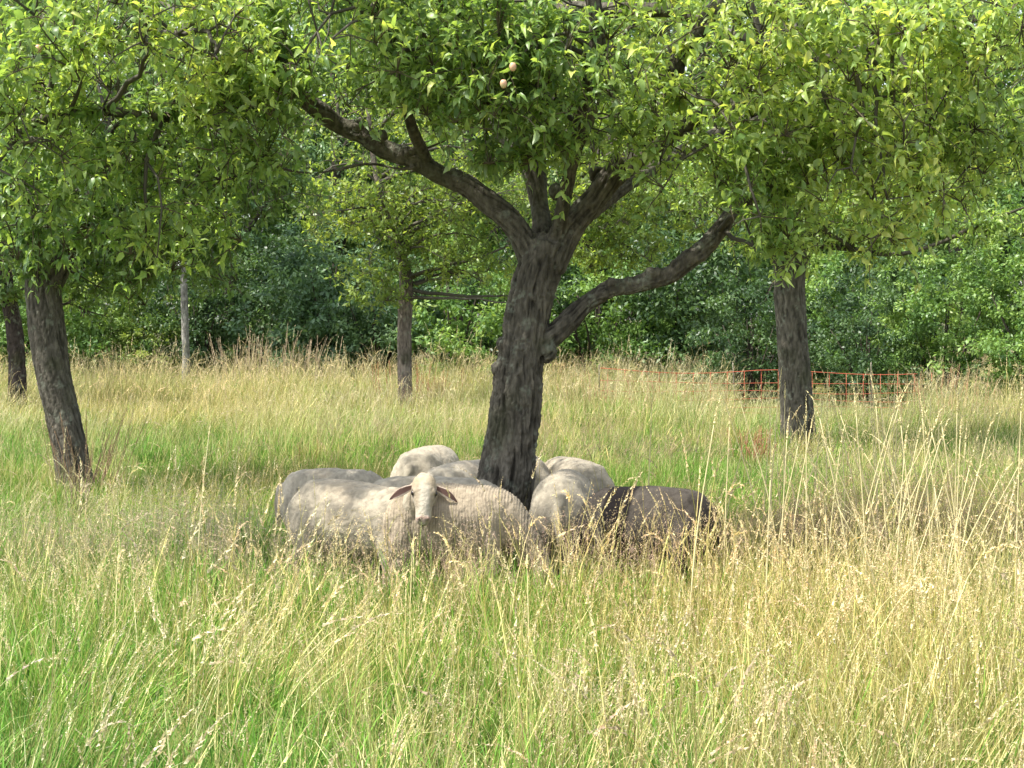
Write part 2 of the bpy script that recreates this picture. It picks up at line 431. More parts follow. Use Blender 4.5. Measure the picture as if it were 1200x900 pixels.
# ------------------------------------------------------------------ main apple tree
YM = 11.6
def pl(pts, Y=YM):   # traced line; each point (px, py, r_px[, depth offset])
    out, rad = [], []
    for p in pts:
        d = Y + (p[3] if len(p) > 3 else 0)
        out.append(P(p[0], p[1], d)); rad.append(p[2] / F * d)
    return out, rad
baseM = P(578, 684, YM); baseM.z = 0
main_limbs = [
    pl([(572, 700, 48), (577, 670, 38), (584, 620, 34), (592, 560, 32), (600, 500, 30), (606, 450, 28), (613, 400, 25.5), (622, 350, 24.5), (633, 310, 25), (642, 285, 22)]),
    pl([(630, 315, 17), (604, 266, 14), (574, 238, 13.5, .05), (545, 216, 12.5, .1), (512, 203, 12, .1), (488, 187, 12.5, .1), (452, 176, 11.5, .1), (428, 158, 12, .1), (398, 147, 10.5, .1), (372, 128, 11, 0), (345, 108, 10, -.1), (300, 88, 10, -.3), (240, 60, 8, -.5), (180, 40, 6, -.7)]),
    pl([(642, 310, 20), (670, 264, 16), (698, 232, 14.5, -.05), (724, 196, 14.5, -.1), (752, 168, 12.5, -.1), (768, 130, 12, -.1), (786, 104, 11, -.1), (797, 68, 10, -.2), (830, 20, 11, -.3), (880, -40, 9, -.4), (960, -80, 7, -.5)]),
    pl([(622, 412, 17), (643, 397, 13), (666, 377, 12.5), (688, 355, 11), (716, 338, 10.5), (735, 336, 9.5), (762, 328, 10.5), (786, 322, 10), (806, 305, 11.5), (826, 290, 11.5), (846, 266, 10), (870, 240, 10, .1), (910, 215, 8, .2), (960, 200, 6, .3), (1030, 190, 5, .4)]),
    pl([(640, 300, 14), (632, 240, 11, .25), (622, 180, 16, .4), (600, 110, 13, .6), (590, 40, 11, .7), (580, -60, 9, .7)]),
    pl([(652, 285, 9), (668, 200, 8, -.4), (690, 120, 12, -.8), (700, 40, 10, -1.1), (690, -50, 8, -1.3)]),
    pl([(590, 40, 11, .7), (660, 14, 11, .3), (700, 13, 10, .1), (745, 12, 10, -.1), (790, 14, 7, -.2), (860, 40, 5, -.4), (940, 60, 4, -.6)]),
    pl([(636, 290, 12), (626, 215, 9, .4), (580, 150, 8, 1.0), (500, 90, 7, 1.4), (430, 30, 6, 1.6)]),
    pl([(500, 190, 8, .1), (480, 140, 6, -.3), (470, 80, 5, -.7), (450, 20, 4, -.9)]),
    pl([(660, 270, 12), (760, 200, 9, .8), (880, 140, 9, 1.4), (1000, 90, 7, 1.8)]),
    pl([(702, 225, 10), (800, 150, 8, -.4), (900, 90, 6.5, -.6), (1000, 60, 5, -.8), (1080, 40, 4, -1.0)]),
    pl([(500, 192, 6, .1), (470, 198, 2.2, .0), (430, 192, 2, 0), (370, 203, 1.8, -.1), (320, 198, 1.6, -.2), (260, 210, 1.3, -.3)]),
    pl([(345, 108, 8, -.1), (260, 120, 7, -.3), (200, 138, 6, -.5), (120, 130, 5, -.7), (70, 133, 5, -.8), (30, 150, 5, -.9), (0, 185, 4, -1.0), (-30, 230, 3, -1.0)]),
]
sz = YM / F   # metres per picture unit at the tree
def B(px, py, Y, rx, ry, rz, wt=1): return (P(px, py, Y), (rx * Y / F, ry, rz * Y / F), wt)
main_blobs = [
    B(600, 60, 11.3, 170, .8, 90, 2.4), B(600, 105, 10.7, 150, .7, 65, 2.2), B(470, 60, 10.9, 170, .9, 85, 3),
    B(340, 45, 10.8, 140, .8, 65, 2), B(210, 60, 10.6, 150, .8, 90, 2.4), B(80, 60, 10.6, 150, .8, 100, 2.4),
    B(60, 190, 10.9, 110, .6, 95, 1.5), B(190, 180, 11.2, 120, .6, 90, 1.5), B(290, 130, 10.9, 80, .5, 60, .9), B(215, 270, 11.6, 70, .4, 60, .5), B(600, 45, 10.4, 80, .3, 60, .6), B(20, 120, 10.4, 80, .5, 60, .6), B(730, 90, 10.8, 160, .9, 110, 2.6),
    B(860, 90, 10.9, 170, 1.0, 130, 3.2), B(915, 210, 10.8, 100, .6, 80, 1.6), B(1000, 110, 11.0, 170, 1.0, 120, 3), B(1000, 225, 11.0, 120, .6, 65, 1.3), B(1110, 250, 10.8, 80, .4, 35, .4),
    B(1130, 80, 11.2, 150, 1.0, 120, 2.4), B(1120, 35, 10.2, 110, .4, 50, 1.0), B(940, 40, 10.3, 120, .4, 50, .8), B(1060, 200, 10.5, 90, .3, 60, .5), B(1140, 190, 11.3, 90, .5, 50, .6), B(680, 145, 10.8, 100, .5, 35, .6), B(590, 195, 10.9, 45, .3, 26, .35), B(650, 185, 10.8, 40, .3, 22, .2),
    B(500, 135, 10.7, 80, .4, 24, .35), B(600, 0, 12.4, 420, 1.1, 160, 3.0), B(300, -40, 11.6, 300, 1.4, 110, 2.), B(900, -40, 11.8, 330, 1.5, 120, 2.),
    B(300, 190, 11.0, 45, .3, 25, .22), B(770, 205, 10.6, 45, .3, 32, .3), B(930, 290, 10.8, 50, .3, 24, .3), B(1020, 275, 10.7, 50, .3, 25, .25), B(1085, 290, 10.7, 30, .3, 14, .08), B(70, 280, 11.2, 80, .4, 35, .5), B(165, 265, 11.0, 40, .3, 50, .3),
    B(600, -140, 11.6, 420, 1.9, 130, 2.2), B(260, -70, 10.3, 230, .6, 55, 1.6), B(600, -70, 10.6, 400, .9, 100, 1.6),  # the left clump here hangs unseen above the view, added to shade the sheep
]
knobs = [ball(P(x, y, YM) + Vector((0, -.03, 0)), r / F * YM) for x, y, r in
         ((593, 404, 11), (596, 385, 7), (640, 412, 12), (586, 432, 9), (606, 330, 6), (706, 344, 9), (716, 332, 8), (736, 330, 6), (762, 321, 8), (770, 320, 7), (792, 311, 7), (832, 282, 11), (820, 300, 9),
          (665, 262, 12), (652, 225, 10), (700, 205, 11), (480, 178, 7), (447, 160, 8), (420, 148, 7), (622, 520, 7), (566, 600, 8), (630, 290, 6))]
kid = [pl([(560, 700, 22), (548, 712, 14)]), pl([(600, 700, 24, -.1), (622, 714, 14, -.2)])]
main = tree_from('large old apple tree with a leaning dark trunk and spreading limbs above the sheep', 'tree', baseM,
                 main_limbs + kid, main_blobs, (110, 640, 5800), PAL_APPLE, leaf=.074, per=9, voxel=.0095, keep=300, extra=knobs, amp=.020)
# pale pinkish apples
for (x, y, d) in ((601, 78, 10.0), (590, 98, 10.0), (1169, 77, 10.3), (45, 57, 10.2)):
    c = P(x, y, d) - baseM
    V, f = loft([(0, 0, z) for z in (-.028, -.024, -.012, 0, .012, .022, .024, .019)], [.004, .012, .019, .021, .019, .013, .007, .002], [.004, .012, .019, .0215, .020, .013, .007, .002], 14)
    t = np.clip(fnoise(V, 40, x % 7, 2) * 1.4 - .2, 0, 1)[:, None]
    link('apple', mesh_np('apple', V, f, M_apple, np.array([.5, .42, .2]) * (1 - t) + np.array([.62, .30, .22]) * t, True), main).location = c

# ------------------------------------------------------------------ left and right apple trees
YL = 16.7
baseL = P(92, 586, YL); baseL.z = 0
tree_from('gnarled leaning apple tree at the left edge with brown dead grass at its foot', 'tree', baseL, [
    pl([(96, 600, 29), (90, 575, 24), (84, 540, 21), (74, 490, 20), (63, 440, 20), (56, 390, 21), (51, 350, 21), (48, 325, 19)], YL),
    pl([(46, 340, 15), (34, 300, 13), (18, 262, 14), (0, 220, 12, -.3), (-30, 170, 10, -.5), (-60, 90, 8, -.6)], YL),
    pl([(52, 345, 16), (68, 315, 14), (84, 285, 13), (100, 250, 12, -.3), (130, 205, 9, -.6), (165, 180, 7, -1), (215, 150, 5, -1.4)], YL),
    pl([(84, 285, 11), (110, 220, 10, .4), (140, 130, 8, .8), (170, 40, 6, 1.)], YL),
    pl([(100, 250, 8, -.3), (150, 240, 6, .1), (220, 240, 5, .2), (260, 225, 3, .2)], YL),
    pl([(34, 300, 12), (40, 220, 10, .5), (20, 120, 8, 1)], YL),
], [B(60, 250, 16.3, 90, 1.0, 45, 1.5), B(-20, 200, 16.5, 120, 1.2, 90, 2), B(120, 220, 16.2, 110, 1.0, 70, 2.2), B(200, 250, 16.6, 90, .9, 60, 1.4), B(195, 300, 17, 60, .6, 26, .5),
    B(260, 170, 16.4, 110, 1.0, 75, 1.6), B(140, 100, 16.7, 220, 1.6, 110, 3), B(0, 80, 16.7, 160, 1.6, 120, 2), B(140, 355, 17.3, 50, .6, 20, .3), B(100, -40, 16.7, 240, 1.8, 90, 2), B(330, 230, 16.8, 60, .5, 30, .5), B(190, 330, 17, 75, .7, 40, 1.3), B(230, 290, 16.6, 60, .5, 40, .8), B(120, 320, 17.4, 60, .6, 40, .7), B(255, 325, 17.2, 30, .4, 18, .18), B(25, 300, 16.3, 45, .5, 30, .5)],
    (70, 260, 3300), PAL_DEEP, leaf=.078, per=9, voxel=.016)
YR = 21.6
baseR = P(937, 537, YR); baseR.z = 0
tree_from('upright straight-trunked apple tree on the right in front of the orange netting', 'tree', baseR, [
    pl([(938, 548, 28), (936, 525, 23), (934, 490, 20), (931, 440, 18.5), (928, 390, 18), (925, 340, 18), (926, 305, 19)], YR),
    pl([(926, 315, 15), (945, 285, 13), (985, 265, 10), (1030, 240, 8, -.3), (1080, 200, 7, -.6), (1150, 150, 5, -.9)], YR),
    pl([(924, 315, 15), (900, 275, 12), (870, 235, 10), (840, 190, 8, .3), (800, 130, 6, .5)], YR),
    pl([(926, 310, 14), (930, 250, 12, .4), (935, 180, 10, .6), (940, 100, 8, .8), (940, 0, 6, .9)], YR),
    pl([(945, 285, 5), (1000, 292, 3.5, -.5), (1050, 298, 3, -.9), (1100, 285, 2.5, -1.2), (1150, 262, 3, -1.5), (1200, 243, 2, -1.7)], YR),
], [B(930, 240, 21, 120, 1.4, 55, 2), B(1040, 230, 21, 110, 1.2, 55, 1.8), B(830, 200, 21.3, 90, 1.2, 60, 1.5), B(1020, 290, 20.7, 60, .6, 22, .4), B(900, 290, 21, 50, .6, 22, .3),
    B(940, 130, 21.6, 220, 2, 100, 3), B(1110, 170, 21.3, 110, 1.2, 80, 1.8), B(940, 20, 21.6, 220, 2, 90, 2.2), B(1150, 270, 20.2, 60, .5, 22, .4)],
    (60, 240, 2900), PAL_APPLE, leaf=.085, per=8, voxel=.018)

# ------------------------------------------------------------------ farther trees
def stem_tree(label, Y, pts, blobs, cnt, pal, leaf, bark, name='orchard_tree', lichen=.3):
    b0 = P(pts[0][0], 400, Y); b0.z = 0
    g0 = CY + H / Y * F
    pts = [(pts[0][0], g0 + 8, pts[0][2] * 1.3)] + pts
    return tree_from(label, 'tree', b0, [pl(p, Y) for p in ([pts] if not isinstance(pts[0], list) else pts)], blobs, cnt, pal, leaf=leaf, per=8, simple=True, voxel=.03, bark=bark, name=name, reach=.8, amp=.012, lichen=lichen)
stem_tree('slim straight young fruit tree with yellow-green crown, beyond the sheep in the meadow', 31,
          [(475, 470, 9), (474, 430, 8.5), (474, 380, 8.5), (476, 330, 8), (470, 300, 6), (455, 260, 5), (440, 200, 4), (430, 120, 3)],
          [B(470, 250, 30.6, 110, 1.3, 55, 2.2), B(400, 240, 30.4, 70, 1.1, 55, 1.3), B(560, 230, 30.6, 80, 1.2, 60, 1.6), B(520, 310, 30.6, 60, .8, 30, .5), B(440, 330, 30.3, 55, .7, 40, .6), B(590, 310, 30.6, 50, .8, 50, .6), B(470, 150, 31, 150, 2, 70, 2)],
          (60, 170, 2000), PAL_YELL, .11, (.15, .125, .105))
stem_tree('thin pale grey birch-like trunk near the hedge left of the slim tree', 40,
          [(218, 420, 4.6), (217, 390, 4.4), (216, 350, 4.2), (215, 300, 4), (213, 250, 4.5), (212, 180, 4), (210, 80, 3)],
          [B(215, 130, 40, 90, 1.8, 110, 2), B(190, 250, 40, 60, 1, 40, .6)],
          (40, 100, 1500), PAL_LIVE, .15, (.22, .21, .185), name='birch_tree', lichen=.5)
stem_tree('green fruit tree whose crown shows behind the fork and low bough of the big tree', 35,
          [(612, 470, 8), (612, 420, 8), (614, 360, 7.5), (622, 300, 7), (650, 250, 6), (690, 200, 5), (720, 150, 4)],
          [B(700, 230, 34.5, 85, 1.4, 60, 2), B(780, 240, 34.8, 75, 1.3, 60, 1.6), B(640, 230, 34.8, 60, 1.2, 60, 1.2), B(720, 290, 34.3, 70, .9, 35, .8), B(720, 140, 35, 120, 1.6, 60, 1.6)],
          (60, 170, 2300), PAL_YELL, .115, (.12, .10, .085))
stem_tree('dark stout tree partly out of frame behind the left apple tree', 30,
          [(20, 430, 10), (17, 390, 10), (10, 350, 9), (2, 300, 8), (-10, 240, 8), (-20, 150, 6)],
          [B(20, 230, 30, 130, 1.5, 90, 2), B(20, 330, 29.5, 60, .8, 30, .8), B(-60, 200, 30, 120, 1.5, 120, 2)],
          (40, 120, 1800), PAL_DEEP, .13, (.05, .04, .035), name='orchard_tree')

# ------------------------------------------------------------------ hedge trees and shrubs (clumped foliage)
def clump_crown(blobs, nclump, nleaf, size, pal, rc=.5, hole=.33):
    """leaves gathered in clumps on the outside of the crown blobs, some inside"""
    wts = np.array([b[2] for b in blobs], float); wts /= wts.sum()
    idx = rng.choice(len(blobs), nclump, p=wts)
    u = nrm(rng.normal(size=(nclump, 3))) * (rng.random((nclump, 1)) ** .25)
    C = np.array([list(b[0]) for b in blobs])[idx] + u * np.array([b[1] for b in blobs])[idx]
    C = C + u * (rng.random((nclump, 1)) < .22) * (.15 + .55 * rng.random((nclump, 1))) * rc * 2.2
    r = rc * (.4 + .9 * rng.random(nclump))
    ci = rng.integers(0, nclump, nleaf)
    v = nrm(rng.normal(size=(nleaf, 3))) * (rng.random((nleaf, 1)) ** .45); v[:, 2] *= .6; v *= .85
    p = C[ci] + v * r[ci][:, None]
    d = nrm(v + rng.normal(size=(nleaf, 3)) * .7 + np.array([0, 0, -.35])); n = nrm(v * .7 + np.array([0, 0, .9]) + rng.normal(size=(nleaf, 3)) * .5)
    ok = (p[:, 2] > .05) & (fnoise(p, 1.1 / max(rc, .3) * .5, 19, 2) > hole)
    return p[ok], d[ok], n[ok], ci[ok]
def crown_mesh(name, blobs, nclump, nleaf, size, pal, rc=.5, hole=.33):
    p, d, n, ci = clump_crown(blobs, nclump, nleaf, size, pal, rc, hole)
    V, fs, k = leaf_arrays(p, d, n, size * (.6 + .7 * rng.random(len(p))), True)
    cl = (rng.random(nclump) ** 1.4)[ci] * .65; t = np.clip(cl + .35 * rng.random(len(p)), 0, .999)
    pa = np.array(pal); x = t * (len(pa) - 1); i = x.astype(int); f = (x - i)[:, None]
    c = (pa[i] * (1 - f) + pa[i + 1] * f) * (.8 + .4 * rng.random((len(p), 1)))
    return mesh_np(name, V, fs, M_far, np.repeat(c, k, 0), True)
def simple_trunk(h, r, lean=0, forks=4, spread=1.5, bark=(.07, .06, .05), top=None):
    parts = [loft(*[x for x in (lambda q: (q[0], q[1], q[1]))(smoothpath([(0, 0, -.1), (lean * .3, 0, h * .3), (lean * .7, .1, h * .7), (lean, 0, h)], [r * 1.3, r, r * .75, r * .4], .3))], 8)]
    for k in range(forks):
        an = k * 2.4 + .5; z = h * (.3 + .12 * k)
        q = smoothpath([(lean * z / h, 0, z), (math.cos(an) * spread * .5, math.sin(an) * spread * .5, z + h * .12), (math.cos(an) * spread, math.sin(an) * spread, z + h * .22)], [r * .5, r * .35, r * .12], .3)
        parts.append(loft(q[0], q[1], q[1], 6))
    V, fs = join(parts)
    c = np.array(bark)[None] * (.6 + .8 * fnoise(V, 6, 3, 2))[:, None]
    return mesh_np('trunk', V, fs, M_bark, c, True)

def bt(h, w): return [((0, 0, h * .55), (w, w, h * .42), 3), ((-w * .5, .3, h * .35), (w * .7, w * .7, h * .25), 1.6), ((w * .5, -.2, h * .4), (w * .7, w * .7, h * .28), 1.6), ((0, 0, h * .8), (w * .6, w * .6, h * .2), 1), ((w * .2, -.4, h * .18), (w * .8, w * .7, h * .16), 1)]
crowns = {
    'blue': crown_mesh('crown', bt(12, 3.2), 260, 26000, .17, PAL_BLUE, .6),
    'live': crown_mesh('crown', bt(12.5, 3.4), 230, 26000, .17, PAL_LIVE, .65),
    'deep': crown_mesh('crown', bt(13, 3.6), 240, 26000, .18, PAL_DEEP, .7),
}
trunkT = simple_trunk(9, .22, .3, 5, 2.0)
bgtrees = [
    ('deep', -60, 47, 1.0, 'tall dark hedgerow tree closing the left edge of the view'),
    ('live', 90, 49, .95, 'tall green hedgerow tree behind the pale birch-like trunk, to its left'),
    ('blue', 275, 47, 1.0, 'tall blue-green hedgerow tree just right of the pale birch-like trunk'),
    ('deep', 400, 50, 1.05, 'tall dark hedgerow tree standing left of the slim young tree'),
    ('live', 540, 48, 1.0, 'tall fresh green hedgerow tree between the slim young tree and the big trunk'),
    ('live', 690, 50, 1.05, 'tall fresh green hedgerow tree behind the lower bough of the big apple tree'),
    ('deep', 830, 49, 1.0, 'tall dark hedgerow tree left of the upright right-hand trunk'),
    ('live', 975, 51, 1.0, 'tall green hedgerow tree directly right of the upright right-hand trunk'),
    ('live', 1120, 48, 1.0, 'tall fresh green hedgerow tree behind the lively bush on the right'),
    ('deep', 1260, 48, 1.05, 'tall dark hedgerow tree closing the right edge of the view'),
]
for i, (k, px, Y, s, lab) in enumerate(bgtrees):
    c = P(px, 400, Y); t = thing('hedgerow_tree', lab, 'tree', (c.x, c.y, 0), 'tall hedgerow trees along the far side of the orchard', i * 1.3)
    t.scale = (s, s, s * (1 + .08 * math.sin(i * 2.1)))
    link('trunk', trunkT, t); link('crown', crowns[k], t, kind='stuff')
for i in range(10):              # second row, glimpsed through the gaps
    t = thing('hedgerow_tree', 'tall tree of the second row, mostly hidden behind the hedgerow crowns', 'tree', (-21 + i * 4.6 + .8 * math.sin(i * 5), 54.5 + 1.2 * math.sin(i * 3), 0), 'second row of tall trees', i * 2.3)
    t.scale = (1.4, 1.3, 1.3)
    link('trunk', trunkT, t); link('crown', crowns[('live', 'deep', 'blue')[i % 3]], t, kind='stuff')
for i in range(9):
    t = thing('hedgerow_tree', 'tall broad tree of the third row, glimpsed only as green behind the second row', 'tree', (-25 + i * 6.2 + .8 * math.sin(i * 4), 66 + math.sin(i * 3), 0), 'third row of tall trees', i * 1.7)
    t.scale = (1.65, 1.5, 1.45)
    link('trunk', trunkT, t); link('crown', crowns[('deep', 'live', 'blue')[i % 3]], t, kind='stuff')
# a wood behind that reads as one mass
p_, d_, n_ = [], [], []
wood = []
for i in range(15):
    x = -37 + i * 5.3 + rng.normal() * .6; y = 74 + rng.normal() * 2
    for bl in bt(19 + rng.random() * 4, 3.6): wood.append(((bl[0][0] + x, bl[0][1] + y, bl[0][2]), bl[1], bl[2]))
wm = crown_mesh('wood', wood, 1700, 100000, .42, PAL_LIVE, 1.1, 0)
link('distant_wood', wm, kind='stuff', label='dense green wood standing behind the hedgerow trees', category='wood')

shrubm = {
    'blue': crown_mesh('foliage', [((0, 0, 1.6), (1.7, 1.5, 1.5), 3), ((-.9, -.2, 1.0), (1.1, 1, 1), 1), ((1, .1, 1.2), (1.1, 1, 1.2), 1)], 150, 15000, .11, PAL_BLUE, .38),
    'live': crown_mesh('foliage', [((0, 0, 1.5), (1.8, 1.5, 1.4), 3), ((-1, -.2, .9), (1.1, 1, .9), 1), ((1.1, .1, 1.0), (1.1, 1, 1.0), 1)], 150, 15000, .11, PAL_LIVE, .36),
    'deep': crown_mesh('foliage', [((0, 0, 1.7), (1.7, 1.5, 1.6), 3), ((-.8, -.2, .8), (1.1, 1, .8), 1), ((.8, .1, 1.2), (1.1, 1, 1.2), 1)], 130, 13000, .11, PAL_SHADE, .4),  # shade of the hedge pockets put into the leaf colour
    'gold': crown_mesh('foliage', [((0, 0, 1.5), (1.6, 1.4, 1.4), 3), ((-.9, -.2, 1.1), (1.0, 1, 1.0), 1), ((.9, .1, .8), (1.2, 1, .8), 1)], 140, 14000, .11, PAL_YELL, .36),
}
def stems(n, h, sp):
    seg = []
    for k in range(n):
        an = rng.random() * 6.28; r = sp * rng.random()
        seg.append((np.array([[.1 * math.cos(an), .1 * math.sin(an), -.05], [.5 * r * math.cos(an), .5 * r * math.sin(an), h * .5], [r * math.cos(an), r * math.sin(an), h * (.8 + .2 * rng.random())]]), np.array([.035, .022, .008])))
    V, fs = tubes(seg, 5)
    return mesh_np('stems', V, fs, M_bark, np.array([.06, .05, .04])[None] * (.6 + .8 * fnoise(V, 9, 3, 2))[:, None], True)
shrub_stems = stems(9, 2.4, 1.2)
shrubs = [
    ('gold', 95, 42, .95, 'rounded bright green shrub at the foot of the hedge right of the left apple trunk'),
    ('gold', 160, 42.5, .85, 'low bright green shrub just left of the pale birch-like trunk'),
    ('deep', 235, 43, 1.1, 'dark shrub tucked behind the pale birch-like trunk'),
    ('deep', 310, 43.5, 1.15, 'dark shadowed shrub behind the dead dock stalks'),
    ('blue', 385, 42.5, 1.35, 'big blue-green shrub left of the slim young trunk'),
    ('blue', 440, 42, 1.1, 'grey-green shrub touching the slim young trunk on its left'),
    ('live', 530, 42, 1.25, 'fresh green shrub between the slim young trunk and the big apple trunk'),
    ('deep', 625, 43, 1.2, 'dark green shrub seen right behind the big apple trunk'),
    ('live', 700, 42, 1.2, 'bright green shrub under the low bough right of the big trunk'),
    ('deep', 785, 42, 1.35, 'dark dense shrub under the end of the low bough'),
    ('deep', 858, 42, 1.3, 'dark dense shrub just left of the upright right-hand trunk'),
    ('live', 975, 42, 1.15, 'green shrub just right of the upright right-hand trunk behind the netting'),
    ('deep', 1040, 44, 1.2, 'dark shrub behind the gap left of the lively bush'),
    ('deep', 880, 33.5, .75, 'low bush added as a dark recess behind the netting, left of the right trunk'),  # this bush and the next are added to darken the recesses there
    ('deep', 1015, 33.5, .8, 'low bush added as a dark recess behind the netting, right of the right trunk'),
    ('live', 12, 41, 1.2, 'green shrub at the left edge behind the stout dark trunk'),
]
for i, (k, px, Y, s, lab) in enumerate(shrubs):
    c = P(px, 400, Y); t = thing('shrub', lab, 'shrub', (c.x, c.y, 0), 'shrubs along the foot of the hedge', i * 1.9)
    t.scale = (s, s, s)
    link('stems', shrub_stems, t); link('foliage', shrubm[k], t, kind='stuff')
# the lively bushes on the right
for px, Y, s, lab in ((1105, 33, 1.0, 'lively green willow-like bush, the left one of the two big bushes on the right'), (1215, 32, 1.08, 'lively green willow-like bush at the right edge of the frame')):
    c = P(px, 400, Y); t = thing('willow_bush', lab, 'bush', (c.x, c.y, 0), 'big bushes on the right')
    m = crown_mesh('foliage', [((0, 0, 2.0), (1.1, 1.1, 1.9), 3), ((-.5, -.3, 1.0), (.8, .8, 1), 1), ((.5, .1, 1.7), (.8, .8, 1.4), 1)], 190, 20000, .09, PAL_LIVE, .28)
    t.scale = (s, s, s)
    link('stems', shrub_stems, t); link('foliage', m, t, kind='stuff')

# ------------------------------------------------------------------ orange electric netting
nl = thing('electric_netting', 'orange electric sheep netting strung along the far side of the meadow', 'fence', (0, 30, 0))
fx = lambda x: 29.5 + .10 * (x - 4) + .25 * math.sin(x * .4) - 30
x0, x1 = 1.5, 7.4
xs = np.arange(x0, x1, .35)
sag = lambda x: .90 - .05 * abs(math.sin((x - x0) * math.pi / 3.0)) 
for k, hz in enumerate((.05, .15, .27, .40, .54, .70, .90)):
    pts = np.array([[x, fx(x) + .03 * math.sin(x * 2.3 + k), hz * sag(x) / .9 + .018 * math.sin(x * 1.7 + k * 2) - .012 * (x - x0)] for x in xs])
    V, f = loft(pts, (.0045 if k < 6 else .006), (.0045 if k < 6 else .006), 4, side=(0, 0, 1))
    link('strand', mesh_np('strand', V, f, M_wire), nl)
vs = None
for x in np.arange(x0 + .15, x1, .3):
    if vs is None:
        V, f = loft([(0, 0, .04), (0, 0, .5), (0, 0, .9)], .004, .004, 4); vs = mesh_np('vertical_strand', V, f, M_wire)
    o = link('vertical_strand', vs, nl); o.location = (x, fx(x), 0); o.scale.z = (sag(x) - .012 * (x - x0)) / .9
V, f = loft([(0, 0, -.1), (0, 0, .9), (0, 0, .97), (0, 0, 1.0)], [.010, .010, .012, .006], [.010, .010, .012, .006], 8); pm = mesh_np('post', V, f, M_post, smooth=True)
for x in np.arange(x0, x1, 2.4):
    o = link('post', pm, nl); o.location = (x, fx(x), 0); o.rotation_euler = (rng.normal() * .04, rng.normal() * .05, 0)

